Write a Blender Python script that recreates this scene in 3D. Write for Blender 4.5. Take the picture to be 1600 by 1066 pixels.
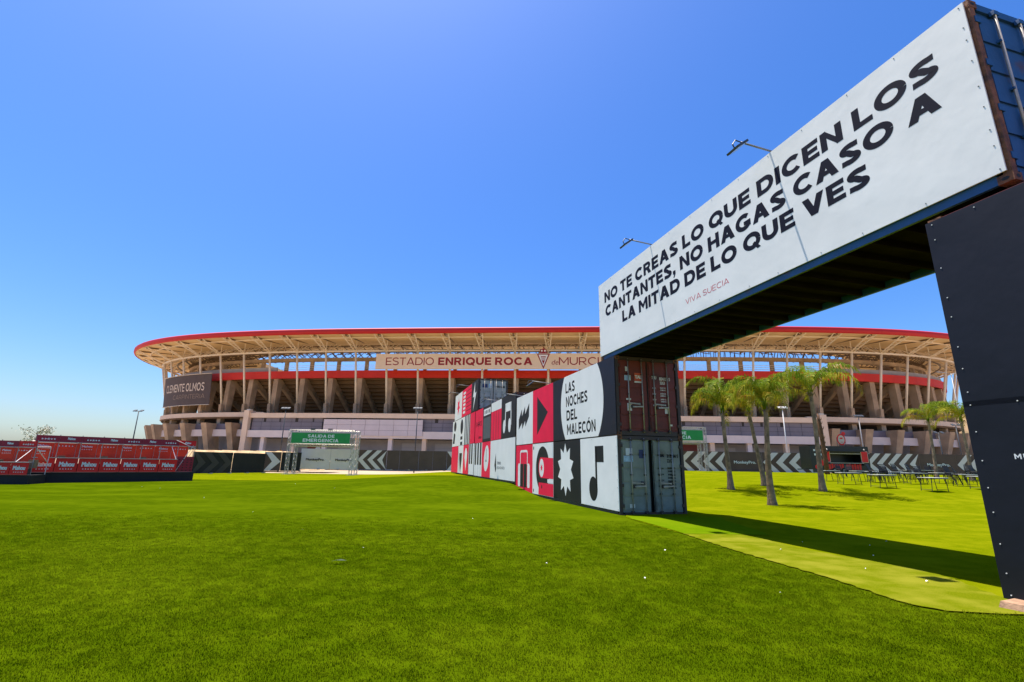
import bpy, math, random
import numpy as np
from mathutils import Vector, Matrix

for o in list(bpy.data.objects):
    bpy.data.objects.remove(o)
scene = bpy.context.scene
COL = scene.collection
R = math.radians
random.seed(7)
rng = np.random.default_rng(7)

# ------------------------------------------------------------------ camera
PITCH, ROLL, EYE = R(14.14), R(0.98), 1.554
F = Vector((0, math.cos(PITCH), math.sin(PITCH)))
rt0 = Vector((1, 0, 0)); up0 = rt0.cross(F)
RT = math.cos(ROLL) * rt0 + math.sin(ROLL) * up0
UP = -math.sin(ROLL) * rt0 + math.cos(ROLL) * up0
cam_data = bpy.data.cameras.new('camera')
cam_data.sensor_width = 36.0
cam_data.lens = 755.6 * 36.0 / 1600.0
cam_data.clip_start = 0.05
cam_data.clip_end = 9000
cam = bpy.data.objects.new('camera', cam_data)
COL.objects.link(cam)
m = Matrix((RT, UP, -F)).transposed().to_4x4()
m.translation = Vector((0, 0, EYE))
cam.matrix_world = m
scene.camera = cam

# ------------------------------------------------------------------ sky, sun, exposure
SHADOW = Vector((0.195, -0.15, -1.0))           # way the sunlight travels
SUN_TO = (-SHADOW).normalized()
elev = math.asin(SUN_TO.z)
world = bpy.data.worlds.new('World')
scene.world = world
world.use_nodes = True
wn = world.node_tree.nodes; wl = world.node_tree.links
wn.clear()
sky = wn.new('ShaderNodeTexSky')
sky.sky_type = 'NISHITA'
sky.sun_disc = False
sky.sun_elevation = elev
sky.sun_rotation = math.atan2(SUN_TO.x, SUN_TO.y)
sky.altitude = 50
sky.air_density = 1.2
sky.dust_density = 1.5
sky.ozone_density = 10.0
hsv = wn.new('ShaderNodeHueSaturation')
hsv.inputs['Hue'].default_value = 0.51
hsv.inputs['Saturation'].default_value = 1.23
bg = wn.new('ShaderNodeBackground')
bg.inputs['Strength'].default_value = 0.106
wo = wn.new('ShaderNodeOutputWorld')
wl.new(sky.outputs[0], hsv.inputs['Color'])
wl.new(hsv.outputs[0], bg.inputs['Color'])
wl.new(bg.outputs[0], wo.inputs['Surface'])
sd = bpy.data.lights.new('sun', 'SUN')
sd.energy = 4.8
sd.angle = R(0.5)
sd.color = (1.0, 0.925, 0.81)
so = bpy.data.objects.new('sun', sd)
COL.objects.link(so)
so.rotation_euler = SHADOW.to_track_quat('-Z', 'Y').to_euler()
so.location = (0, 0, 60)
vs = scene.view_settings
vs.view_transform = 'Standard'
vs.look = 'None'
vs.gamma = 1.0
vs.use_curve_mapping = False
vs.exposure = 0.92
scene.cycles.max_bounces = 6
scene.cycles.diffuse_bounces = 3
scene.cycles.transparent_max_bounces = 6

# ------------------------------------------------------------------ materials
MATS = {}
def mat(name, col, rough=0.6, var=0.12, scale=3.0, bump=0.0, bscale=None, metal=0.0, col2=None, mix=(0.45, 0.65), spec=0.5, detail=5.0):
    if name in MATS: return MATS[name]
    M = bpy.data.materials.new(name); M.use_nodes = True
    nt = M.node_tree; N = nt.nodes; L = nt.links
    b = N['Principled BSDF']
    b.inputs['Roughness'].default_value = rough
    b.inputs['Metallic'].default_value = metal
    b.inputs['Specular IOR Level'].default_value = spec
    tc = N.new('ShaderNodeTexCoord')
    no = N.new('ShaderNodeTexNoise'); no.inputs['Scale'].default_value = scale; no.inputs['Detail'].default_value = detail
    L.new(tc.outputs['Object'], no.inputs['Vector'])
    mr = N.new('ShaderNodeMapRange')
    mr.inputs[1].default_value = 0.3; mr.inputs[2].default_value = 0.7
    mr.inputs[3].default_value = 1 - var; mr.inputs[4].default_value = 1 + var
    L.new(no.outputs['Fac'], mr.inputs[0])
    mx = N.new('ShaderNodeMix'); mx.data_type = 'RGBA'; mx.blend_type = 'MULTIPLY'; mx.inputs[0].default_value = 1.0
    if col2 is not None:
        n2 = N.new('ShaderNodeTexNoise'); n2.inputs['Scale'].default_value = scale * 0.6; n2.inputs['Detail'].default_value = 8
        L.new(tc.outputs['Object'], n2.inputs['Vector'])
        r2 = N.new('ShaderNodeMapRange'); r2.inputs[1].default_value = mix[0]; r2.inputs[2].default_value = mix[1]
        L.new(n2.outputs['Fac'], r2.inputs[0])
        m2 = N.new('ShaderNodeMix'); m2.data_type = 'RGBA'
        L.new(r2.outputs[0], m2.inputs[0])
        m2.inputs[6].default_value = (*col, 1); m2.inputs[7].default_value = (*col2, 1)
        L.new(m2.outputs[2], mx.inputs[6])
    else:
        mx.inputs[6].default_value = (*col, 1)
    L.new(mr.outputs[0], mx.inputs[7])
    L.new(mx.outputs[2], b.inputs['Base Color'])
    if bump > 0:
        nb = N.new('ShaderNodeTexNoise'); nb.inputs['Scale'].default_value = bscale or scale * 3; nb.inputs['Detail'].default_value = 4
        L.new(tc.outputs['Object'], nb.inputs['Vector'])
        bp = N.new('ShaderNodeBump'); bp.inputs['Strength'].default_value = bump; bp.inputs['Distance'].default_value = 0.05
        L.new(nb.outputs['Fac'], bp.inputs['Height']); L.new(bp.outputs[0], b.inputs['Normal'])
    MATS[name] = M
    return M

def turf(name, dark, light, dry, big=0.25):
    """artificial turf: fine fibre speckle, mid clumps, broad worn streaks"""
    M = bpy.data.materials.new(name); M.use_nodes = True
    nt = M.node_tree; N = nt.nodes; L = nt.links
    b = N['Principled BSDF']; b.inputs['Roughness'].default_value = 0.75
    b.inputs['Specular IOR Level'].default_value = 0.0
    g = N.new('ShaderNodeNewGeometry')
    def noise(sc, det=4, stretch=None):
        n = N.new('ShaderNodeTexNoise'); n.inputs['Scale'].default_value = sc; n.inputs['Detail'].default_value = det
        if stretch:
            mp = N.new('ShaderNodeMapping'); mp.inputs['Scale'].default_value = stretch
            L.new(g.outputs['Position'], mp.inputs['Vector']); L.new(mp.outputs[0], n.inputs['Vector'])
        else:
            L.new(g.outputs['Position'], n.inputs['Vector'])
        return n
    def ramp(n, a, c):
        r = N.new('ShaderNodeMapRange'); r.inputs[1].default_value = a; r.inputs[2].default_value = c
        L.new(n.outputs['Fac'], r.inputs[0]); return r
    def mixc(fac, a, c):
        x = N.new('ShaderNodeMix'); x.data_type = 'RGBA'
        L.new(fac.outputs[0], x.inputs[0])
        for s, v in ((6, a), (7, c)):
            if isinstance(v, tuple): x.inputs[s].default_value = (*v, 1)
            else: L.new(v.outputs[2], x.inputs[s])
        return x
    fine = ramp(noise(55, 3), 0.3, 0.72)
    mid = ramp(noise(2.6, 8), 0.44, 0.70)
    bigr = ramp(noise(big, 8, (1.0, 1.5, 1.0)), 0.47, 0.66)
    c1 = mixc(fine, dark, light)
    k = N.new('ShaderNodeMath'); k.operation = 'MULTIPLY'
    L.new(mid.outputs[0], k.inputs[0]); k.inputs[1].default_value = 0.50
    c2 = mixc(k, c1, dry)
    k2 = N.new('ShaderNodeMath'); k2.operation = 'MULTIPLY'
    L.new(bigr.outputs[0], k2.inputs[0]); k2.inputs[1].default_value = 0.6
    c3 = mixc(k2, c2, dry)
    L.new(c3.outputs[2], b.inputs['Base Color'])
    bp = N.new('ShaderNodeBump'); bp.inputs['Strength'].default_value = 0.15; bp.inputs['Distance'].default_value = 0.02
    nb = noise(70, 2); L.new(nb.outputs['Fac'], bp.inputs['Height']); L.new(bp.outputs[0], b.inputs['Normal'])
    MATS[name] = M
    return M

def rusty(name, col, rust=(0.10, 0.035, 0.015), amount=0.60, rough=0.55):
    """painted container steel with rust runs"""
    return mat(name, col, rough, var=0.18, scale=2.2, bump=0.08, bscale=14, col2=rust, mix=(amount, amount + 0.12))

# surfaces
TURF_D = turf('turf_dark', (0.033, 0.057, 0.0005), (0.053, 0.085, 0.0008), (0.083, 0.119, 0.0015))
TURF_T = turf('turf_fibre', (0.078, 0.120, 0.001), (0.125, 0.182, 0.002), (0.225, 0.275, 0.006))
TURF_L = turf('turf_bright', (0.082, 0.112, 0.0006), (0.135, 0.160, 0.001), (0.188, 0.198, 0.003), 0.45)
TURF_Y = turf('turf_worn', (0.085, 0.112, 0.002), (0.140, 0.158, 0.004), (0.215, 0.208, 0.020), 1.1)
TURF_G = turf('turf_new', (0.070, 0.130, 0.001), (0.105, 0.168, 0.002), (0.125, 0.180, 0.003))
_nt = TURF_T.node_tree; _bs = _nt.nodes['Principled BSDF']        # fibres let light through
_tr = _nt.nodes.new('ShaderNodeBsdfTranslucent'); _ms = _nt.nodes.new('ShaderNodeMixShader'); _ms.inputs[0].default_value = 0.5
_nt.links.new(_bs.inputs['Base Color'].links[0].from_socket, _tr.inputs['Color'])
_nt.links.new(_bs.outputs[0], _ms.inputs[1]); _nt.links.new(_tr.outputs[0], _ms.inputs[2]); _nt.links.new(_ms.outputs[0], _nt.nodes['Material Output'].inputs['Surface'])
SAND = mat('sandy_earth', (0.42, 0.31, 0.20), 0.9, 0.2, 0.15, 0.3, 2.0, col2=(0.34, 0.27, 0.19))
HILL = mat('dry_hillside', (0.33, 0.22, 0.12), 0.95, 0.25, 0.02, col2=(0.10, 0.11, 0.045), mix=(0.46, 0.56), spec=0.05)
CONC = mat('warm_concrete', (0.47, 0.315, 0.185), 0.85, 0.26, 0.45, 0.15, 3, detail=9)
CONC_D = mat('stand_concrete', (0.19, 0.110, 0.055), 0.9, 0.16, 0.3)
CONC_G = mat('grey_concrete', (0.36, 0.33, 0.31), 0.85, 0.10, 0.4)
CREAMB = mat('cream_band', (0.84, 0.60, 0.40), 0.7, 0.06, 0.5)
WHITEB = mat('white_band', (0.80, 0.65, 0.55), 0.65, 0.06, 0.5)
SOFFIT = mat('cream_soffit', (0.76, 0.53, 0.26), 0.7, 0.06, 0.3)
ROOFTOP = mat('roof_sheet', (0.60, 0.57, 0.52), 0.5, 0.06, 0.3)
REDFASC = mat('red_fascia', (0.52, 0.005, 0.003), 0.6, 0.06, 0.4)
REDBAND = mat('red_band_paint', (0.66, 0.020, 0.003), 0.6, 0.06, 0.4)
STEELC = mat('cream_steel', (0.82, 0.67, 0.49), 0.45, 0.05, 0.5)
STEELBR = mat('brown_steel', (0.17, 0.105, 0.055), 0.6, 0.1, 0.5)
TILEP = mat('violet_grey_tile', (0.180, 0.150, 0.165), 0.35, 0.16, 0.25)
TILEW = mat('pale_cladding', (0.70, 0.58, 0.54), 0.5, 0.05, 0.4)
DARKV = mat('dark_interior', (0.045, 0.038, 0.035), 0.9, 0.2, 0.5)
GREYW = mat('grey_wall', (0.34, 0.31, 0.30), 0.8, 0.10, 0.4)
SHUT = mat('shutter_grey', (0.44, 0.41, 0.40), 0.6, 0.06, 0.6)
GATE_R = mat('dark_red_gate', (0.22, 0.030, 0.022), 0.55, 0.08, 0.6)
SIGNC = mat('cream_sign_board', (0.86, 0.63, 0.42), 0.6, 0.04, 0.3)
LET_R = mat('dark_red_letters', (0.30, 0.004, 0.005), 0.6, 0.04, 1)
BROWN = mat('brown_banner', (0.085, 0.055, 0.045), 0.7, 0.10, 0.6, 0.1, 2)
CREAML = mat('cream_letters', (0.70, 0.55, 0.42), 0.6, 0.03, 1)
TANL = mat('tan_letters', (0.30, 0.20, 0.14), 0.6, 0.03, 1)
# prints
P_WHITE = mat('white_print', (0.84, 0.83, 0.79), 0.45, 0.04, 0.9, 0.32, 0.9, spec=0.3)
P_BLACK = mat('black_print', (0.010, 0.009, 0.009), 0.55, 0.15, 1.5, 0.10, 1.6, spec=0.3)
P_NAVY = mat('navy_print', (0.0075, 0.0078, 0.014), 0.5, 0.15, 1.5, 0.35, 1.1, spec=0.3)
P_RED = mat('crimson_print', (0.90, 0.010, 0.060), 0.55, 0.06, 1.2, 0.10, 1.6, spec=0.2)
P_GREY = mat('charcoal_print', (0.075, 0.085, 0.090), 0.6, 0.1, 1.5)
T_NAVY = mat('navy_ink', (0.010, 0.010, 0.020), 0.6, 0.05, 2, spec=0.1)
T_BLACK = mat('black_ink', (0.010, 0.009, 0.009), 0.6, 0.05, 2, spec=0.1)
T_RED = mat('red_ink', (0.62, 0.035, 0.045), 0.5, 0.05, 2)
T_WHITE = mat('white_ink', (0.80, 0.79, 0.77), 0.5, 0.04, 2)
# metal, misc
BLUE_C = rusty('blue_container', (0.012, 0.075, 0.20), amount=0.60)
BLUEG_C = rusty('blue_grey_container', (0.255, 0.270, 0.220), (0.12, 0.075, 0.04), 0.62)
RED_C = rusty('oxide_red_container', (0.17, 0.024, 0.014), (0.05, 0.018, 0.012), 0.60)
GREY_C = rusty('grey_container', (0.42, 0.40, 0.36), (0.20, 0.12, 0.07), 0.64)
DARK_C = rusty('dark_container', (0.055, 0.035, 0.030), amount=0.6)
RUST = mat('rusty_steel', (0.20, 0.075, 0.030), 0.8, 0.35, 9, 0.3, 30, col2=(0.07, 0.03, 0.018))
ROD = mat('galvanised_rod', (0.40, 0.36, 0.31), 0.5, 0.2, 6, metal=0.4)
RUBBER = mat('black_rubber', (0.012, 0.012, 0.012), 0.7, 0.1, 4)
UNDER = mat('container_underside', (0.020, 0.015, 0.012), 0.9, 0.3, 1.5, spec=0.0)
ALU = mat('aluminium_truss', (0.46, 0.43, 0.40), 0.4, 0.08, 2, metal=0.5)
LAMPM = mat('lamp_housing', (0.05, 0.055, 0.06), 0.5, 0.1, 4)
LAMPG = mat('lamp_lens', (0.55, 0.56, 0.55), 0.2, 0.05, 4)
POLEG = mat('grey_pole', (0.30, 0.29, 0.28), 0.5, 0.08, 2, metal=0.3)
POLEW = mat('pale_pole', (0.66, 0.64, 0.62), 0.5, 0.08, 2)
BARRED = mat('bar_red', (0.80, 0.008, 0.006), 0.55, 0.14, 1.0, 0.08, 3)
BARDARK = mat('bar_crimson', (0.34, 0.008, 0.028), 0.5, 0.10, 1.0, 0.08, 3)
BARBACKLIT = mat('bar_mesh_backlit', (0.86, 0.055, 0.012), 0.6, 0.12, 1.0)  # red mesh, sun glow from behind put into the orange tone
GREEN_S = mat('green_sign', (0.012, 0.29, 0.055), 0.5, 0.10, 1.2, 0.08, 3)
FABRIC_K = mat('black_mesh_fabric', (0.018, 0.016, 0.015), 0.8, 0.3, 0.6, 0.2, 2)
FABRIC_B = mat('brown_mesh_fabric', (0.115, 0.066, 0.050), 0.75, 0.14, 0.8, 0.15, 2)
CHEV_W = mat('chevron_white', (0.80, 0.68, 0.64), 0.6, 0.05, 1)
CHEV_D = mat('chevron_faded', (0.050, 0.042, 0.038), 0.7, 0.1, 1)
TRUCK_K = mat('truck_black', (0.010, 0.014, 0.013), 0.35, 0.2, 2)
TRUCK_R = mat('truck_red', (0.85, 0.010, 0.010), 0.45, 0.08, 2)
TABLE_W = mat('table_white', (0.74, 0.72, 0.66), 0.4, 0.04, 3)
CHAIR_K = mat('chair_black', (0.012, 0.012, 0.012), 0.6, 0.1, 5)
BARK = mat('palm_bark', (0.29, 0.20, 0.13), 0.9, 0.3, 5, 0.5, 14, col2=(0.16, 0.11, 0.075))
DEADB = mat('dead_palm_bark', (0.13, 0.060, 0.026), 0.9, 0.3, 4, 0.5, 12)
def leafy(name, *a, **k):
    M = mat(name, *a, **k); nt = M.node_tree; N = nt.nodes; L = nt.links
    bs = N['Principled BSDF']; tr = N.new('ShaderNodeBsdfTranslucent'); mx = N.new('ShaderNodeMixShader'); mx.inputs[0].default_value = 0.38
    src = bs.inputs['Base Color'].links[0].from_socket; L.new(src, tr.inputs['Color'])
    L.new(bs.outputs[0], mx.inputs[1]); L.new(tr.outputs[0], mx.inputs[2]); L.new(mx.outputs[0], N['Material Output'].inputs['Surface'])
    return M
FROND_G = leafy('palm_frond', (0.130, 0.205, 0.006), 0.6, 0.45, 2.5, col2=(0.30, 0.30, 0.014), mix=(0.45, 0.62), spec=0.15)
FROND_Y = leafy('palm_frond_yellow', (0.30, 0.28, 0.014), 0.6, 0.4, 2.5, col2=(0.34, 0.19, 0.02), mix=(0.5, 0.65), spec=0.15)
LEAF = mat('pale_leaf', (0.34, 0.33, 0.24), 0.6, 0.3, 2)
WOOD = mat('weathered_timber', (0.34, 0.20, 0.12), 0.85, 0.3, 8, 0.3, 20)
PAPER = mat('white_paper', (0.78, 0.77, 0.74), 0.7, 0.05, 5)

# ------------------------------------------------------------------ helpers
class MB:
    def __init__(s): s.v = []; s.f = []
    def add(s, vs, fs):
        b = len(s.v); s.v += [tuple(p) for p in vs]; s.f += [tuple(b + i for i in q) for q in fs]
    def box(s, x0, x1, y0, y1, z0, z1):
        s.add([(x0,y0,z0),(x1,y0,z0),(x1,y1,z0),(x0,y1,z0),(x0,y0,z1),(x1,y0,z1),(x1,y1,z1),(x0,y1,z1)],
              [(0,3,2,1),(4,5,6,7),(0,1,5,4),(1,2,6,5),(2,3,7,6),(3,0,4,7)])
    def hexa(s, bottom, top):
        s.add(list(bottom) + list(top), [(0,3,2,1),(4,5,6,7),(0,1,5,4),(1,2,6,5),(2,3,7,6),(3,0,4,7)])
    def tube(s, p0, p1, r, n=6, r1=None):
        p0 = Vector(p0); p1 = Vector(p1); d = p1 - p0
        if d.length < 1e-6: return
        d.normalize(); a = d.orthogonal().normalized(); b = d.cross(a); r1 = r if r1 is None else r1
        vs = []
        for p, q in ((p0, r), (p1, r1)):
            for i in range(n):
                t = 2 * math.pi * i / n; vs.append(p + q * (math.cos(t) * a + math.sin(t) * b))
        fs = [(i, (i+1) % n, n + (i+1) % n, n + i) for i in range(n)]
        fs += [tuple(range(n-1, -1, -1)), tuple(range(n, 2*n))]
        s.add(vs, fs)
    def path(s, pts, rad, n=6):
        pts = [Vector(p) for p in pts]; rs = rad if isinstance(rad, (list, tuple)) else [rad] * len(pts)
        rings = []; a = None
        for i, p in enumerate(pts):
            d = (pts[min(i+1, len(pts)-1)] - pts[max(i-1, 0)]).normalized()
            if a is None: a = d.orthogonal().normalized()
            a = (a - d * a.dot(d)).normalized(); b = d.cross(a)
            rings.append([p + rs[i] * (math.cos(2*math.pi*k/n) * a + math.sin(2*math.pi*k/n) * b) for k in range(n)])
        vs = [q for r_ in rings for q in r_]; fs = []
        for i in range(len(pts) - 1):
            for k in range(n):
                fs.append((i*n+k, i*n+(k+1) % n, (i+1)*n+(k+1) % n, (i+1)*n+k))
        fs += [tuple(range(n-1, -1, -1)), tuple((len(pts)-1)*n + k for k in range(n))]
        s.add(vs, fs)
    def beam(s, p0, p1, w, h, side=None):
        """box section from p0 to p1; w along side vector, h across it"""
        p0 = Vector(p0); p1 = Vector(p1); d = (p1 - p0).normalized()
        sd_ = Vector(side) if side is not None else (d.cross(Vector((0,0,1))) if abs(d.z) < 0.99 else Vector((1,0,0)))
        sd_ = (sd_ - d * sd_.dot(d)).normalized(); up = d.cross(sd_)
        c = [(-1,-1),(1,-1),(1,1),(-1,1)]
        s.hexa([p0 + sd_*a*w/2 + up*b*h/2 for a, b in c], [p1 + sd_*a*w/2 + up*b*h/2 for a, b in c])
    def build(s, name, material, parent=None, smooth=False):
        me = bpy.data.meshes.new(name); me.from_pydata(s.v, [], s.f); me.update()
        if smooth: me.polygons.foreach_set('use_smooth', [True] * len(me.polygons))
        me.materials.append(material)
        o = bpy.data.objects.new(name, me); COL.objects.link(o)
        if parent: o.parent = parent
        return o

def tag(o, label=None, cat=None, group=None, kind=None):
    if label: o['label'] = label
    if cat: o['category'] = cat
    if group: o['group'] = group
    if kind: o['kind'] = kind
    return o
def empty(name, loc=(0,0,0), rz=0.0):
    o = bpy.data.objects.new(name, None); COL.objects.link(o)
    o.location = loc; o.rotation_euler = (0, 0, rz); o.empty_display_size = 0.3
    return o
def box(name, material, parent, *a):
    b = MB(); b.box(*a); return b.build(name, material, parent)
def share(name, src, parent, loc=(0,0,0), rot=(0,0,0), scale=(1,1,1)):
    o = bpy.data.objects.new(name, src.data if hasattr(src, 'data') else src); COL.objects.link(o)
    o.parent = parent; o.location = loc; o.rotation_euler = rot; o.scale = scale
    return o
def copy_tree(o, parent=None):
    c = o.copy(); COL.objects.link(c); c.parent = parent
    for ch in o.children: copy_tree(ch, c)
    return c

_TXT = {}
def text_raw(s, bold):
    key = (s, bold)
    if key in _TXT: return _TXT[key]
    cu = bpy.data.curves.new('txt', 'FONT'); cu.body = s; cu.size = 1; cu.offset = bold; cu.resolution_u = 4
    ob = bpy.data.objects.new('txt', cu); COL.objects.link(ob)
    dg = bpy.context.evaluated_depsgraph_get()
    me = bpy.data.meshes.new_from_object(ob.evaluated_get(dg))
    vs = [(v.co.x, v.co.y) for v in me.vertices]; fs = [tuple(p.vertices) for p in me.polygons]
    bpy.data.objects.remove(ob); bpy.data.curves.remove(cu); bpy.data.meshes.remove(me)
    _TXT[key] = (vs, fs)
    return _TXT[key]
def text_uv(s, u0, v0, width, cap, bold=0.0, slant=0.0):
    """flat text polygons in (u,v): left end u0, baseline v0, fitted to width, capital height cap"""
    vs, fs = text_raw(s, 0.0)
    hs = text_raw('H', 0.0)[0]; hb = min(v for _, v in hs); hh = max(v for _, v in hs) - hb
    a = min(x for x, _ in vs); b = max(x for x, _ in vs)
    B = max(0.0, bold)*cap/hh*1.25
    ku = (width - 2*B)/(b - a); kv = (cap - 1.2*B)/hh
    return ([(u0 + B + (x - a)*ku + slant*(y - hb)*cap/hh, v0 + 0.6*B + (y - hb)*kv) for x, y in vs], fs, B)
def print_uv(name, shapes, plane, material, parent, off=0.0):
    """flat print: (uv verts, faces[, stroke]) mapped through plane(u, v, off); a stroke weight thickens letters by overlaid copies"""
    shapes = [q for sh in shapes for q in (sh if isinstance(sh, list) else [sh])]
    if name == 'lettering' and len(shapes) > 1:
        return [print_uv(name, [q], plane, material, parent, off) for q in shapes][0]
    b = MB()
    for sh in shapes:
        vs, fs = sh[0], sh[1]; B = sh[2] if len(sh) > 2 else 0.0
        if len(sh) > 3:
            b.add([plane(u, v, off + 0.00012*l) for (u, v), l in zip(vs, sh[3])], fs); continue
        cp_ = [(0, 0)] if B == 0 else [(-1, -.6), (1, .6), (-1, .6), (1, -.6), (0, 0)]
        for k, (du, dv) in enumerate(cp_):
            b.add([plane(u + du*B, v + dv*B, off + 0.00012*k) for u, v in vs], fs)
    o = b.build(name, material, parent)
    if name == 'printed_star' and len(shapes) > 1: o['kind'] = 'stuff'
    return o
def poly(*pts): return (list(pts), [tuple(range(len(pts)))])
def rect(u0, u1, v0, v1): return poly((u0,v0),(u1,v0),(u1,v1),(u0,v1))
def ell(cu, cv, a, b, n=40, rot=0.0):
    c, s = math.cos(rot), math.sin(rot); P = []
    for i in range(n):
        t = 2*math.pi*i/n; x, y = a*math.cos(t), b*math.sin(t); P.append((cu + x*c - y*s, cv + x*s + y*c))
    return poly(*P)
def clipv(P, lo, hi):
    """clip polygon to lo <= v <= hi"""
    for k, lim in ((1, lo), (-1, hi)):
        out = []
        for i in range(len(P)):
            p, q = P[i], P[(i+1) % len(P)]
            ip, iq = k*(p[1]-lim) >= 0, k*(q[1]-lim) >= 0
            if ip: out.append(p)
            if ip != iq:
                t = (lim - p[1]) / (q[1] - p[1]); out.append((p[0] + t*(q[0]-p[0]), lim))
        P = out
    return P
def star(cu, cv, ro, ri, n, ru=1.0):
    P = []
    for i in range(2*n):
        r_ = ro if i % 2 == 0 else ri; t = math.pi/2 + math.pi*i/n
        P.append((cu + r_*ru*math.cos(t), cv + r_*math.sin(t)))
    return poly(*P)

# drawn capitals: heavy geometric sans built from strokes (cap height 1)
def _stroke(path, t):
    vs, fs = [], []; n = len(path)
    for i, (x, y) in enumerate(path):
        x0, y0 = path[max(0, i-1)]; x1, y1 = path[min(n-1, i+1)]
        d = math.hypot(x1-x0, y1-y0) or 1; nx_, ny_ = -(y1-y0)/d, (x1-x0)/d
        vs += [(x + nx_*t/2, y + ny_*t/2), (x - nx_*t/2, y - ny_*t/2)]
    for i in range(n-1): fs.append((2*i, 2*i+1, 2*i+3, 2*i+2))
    return vs, fs
def _arc(cx, cy, rx, ry, a0, a1, n=18):
    return [(cx + rx*math.cos(R(a0 + (a1-a0)*i/n)), cy + ry*math.sin(R(a0 + (a1-a0)*i/n))) for i in range(n+1)]
def glyph(ch, t):
    h = t/2; d = t*1.15
    def P(*p): return poly(*p)
    if ch == 'I': return t, [rect(0, t, 0, 1)]
    if ch == 'L': return .72, [rect(0, t, 0, 1), rect(t, .72, 0, t*.92)]
    if ch == 'E': return .76, [rect(0, t, 0, 1), rect(t, .76, 0, t*.9), rect(t, .70, .5-t*.43, .5+t*.43), rect(t, .75, 1-t*.9, 1)]
    if ch == 'T': return .82, [rect(0, .82, 1-t*.92, 1), rect(.41-h, .41+h, 0, 1-t*.92)]
    if ch == 'H': return .90, [rect(0, t, 0, 1), rect(.90-t, .90, 0, 1), rect(t, .90-t, .5-h*.9, .5+h*.9)]
    if ch == 'N': return .92, [rect(0, t, 0, 1), rect(.92-t, .92, 0, 1), P((t*.9, 1), (t*.9, 1-d*1.15), (.92-t*.9, 0), (.92-t*.9, d*1.15))]
    if ch == 'M': return 1.10, [rect(0, t*.95, 0, 1), rect(1.10-t*.95, 1.10, 0, 1), P((t*.9, 1), (t*.9, 1-d*1.3), (.55, .18), (.55, .18+d*1.2)), P((1.10-t*.9, 1), (1.10-t*.9, 1-d*1.3), (.55, .18), (.55, .18+d*1.2))]
    if ch == 'A': return 1.02, [P((0, 0), (d, 0), (.51+d*.5, 1), (.51-d*.5, 1)), P((1.02, 0), (1.02-d, 0), (.51-d*.5, 1), (.51+d*.5, 1)), rect(.25, .77, .20, .20+t*.85)]
    if ch == 'V': return 1.00, [P((0, 1), (d, 1), (.50+d*.5, 0), (.50-d*.5, 0)), P((1.0, 1), (1.0-d, 1), (.50-d*.5, 0), (.50+d*.5, 0))]
    if ch in 'O\u00d3':
        g = [_stroke(_arc(.55, .5, .55-h, .52-h, 0, 360, 36), t)]
        if ch != 'O': g.append(P((.50, 1.08), (.66, 1.08), (.84, 1.28), (.62, 1.28)))
        return 1.10, g
    if ch == 'Q': return 1.10, [_stroke(_arc(.55, .5, .55-h, .52-h, 0, 360, 36), t), P((.58, .30), (.72, .40), (1.06, -.06), (.86, -.10))]
    if ch == 'C': return .98, [_stroke(_arc(.54, .5, .54-h, .52-h, 44, 316, 28), t)]
    if ch == 'G': return 1.02, [_stroke(_arc(.54, .5, .54-h, .52-h, 44, 322, 28), t), rect(.56, 1.0, .5-t*.80, .5+t*.08), rect(1.0-t, 1.0, .14, .5-t*.5)]
    if ch == 'D': return .98, [rect(0, t, 0, 1), _stroke([(t, 1-h*.95), (.48, 1-h*.95)] + _arc(.48, .5, .50-h, .5-h*.95, 88, -88, 20) + [(.48, h*.95), (t, h*.95)], t*.95)]
    if ch == 'U': return .92, [_stroke([(h, 1), (h, .45)] + _arc(.46, .44, .46-h, .44-h, 180, 360, 20)[1:] + [(.92-h, 1)], t)]
    if ch == 'P': return .86, [rect(0, t, 0, 1), _stroke([(t, 1-h*.9), (.48, 1-h*.9)] + _arc(.48, .68, .36-h, .32-h*.9, 88, -88, 16) + [(.48, .36+h*.9), (t, .36+h*.9)], t*.9)]
    if ch == 'R': return .90, [rect(0, t, 0, 1), _stroke([(t, 1-h*.9), (.48, 1-h*.9)] + _arc(.48, .68, .37-h, .32-h*.9, 88, -88, 16) + [(.48, .36+h*.9), (t, .36+h*.9)], t*.9), P((.38, .40), (.38+d, .40), (.90, 0), (.90-d*1.05, 0))]
    if ch == 'S': return .84, [_stroke([(.76, .86)] + _arc(.43, .735, .42-h, .275-h*.9, 58, 250, 18) + _arc(.42, .265, .42-h, .275-h*.9, 70, -122, 18) + [(.06, .15)], t*.96)]
    if ch == ',': return t*1.1, [P((0, 0), (t, 0), (t, t), (0, t)), P((t*.45, 0), (t, 0), (t*.5, -t*.9), (t*.1, -t*.9))]
    return .35, []
def caps(s, u0, v0, width, cap, t=0.21, gap=0.115):
    """one line of drawn capitals fitted to width; one shape per word, every stroke its own thin layer"""
    x = 0; out = []
    for ch in s:
        if ch == ' ': x += .33; out.append(None); continue
        w_, g_ = glyph(ch, t); out.append((x, g_)); x += w_ + gap
    k = width/(x - gap); words = []; cur = ([], [], 0.0, [])
    for it in out + [None]:
        if it is None:
            if cur[0]: words.append(cur)
            cur = ([], [], 0.0, []); continue
        x0, g_ = it; vs, fs, _, lay = cur
        for j, (pv, pf) in enumerate(g_):
            b_ = len(vs); vs += [(u0 + (x0 + p)*k, v0 + q*cap) for p, q in pv]; lay += [j]*len(pv)
            fs += [tuple(b_ + i for i in f) for f in pf]
    return words

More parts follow.
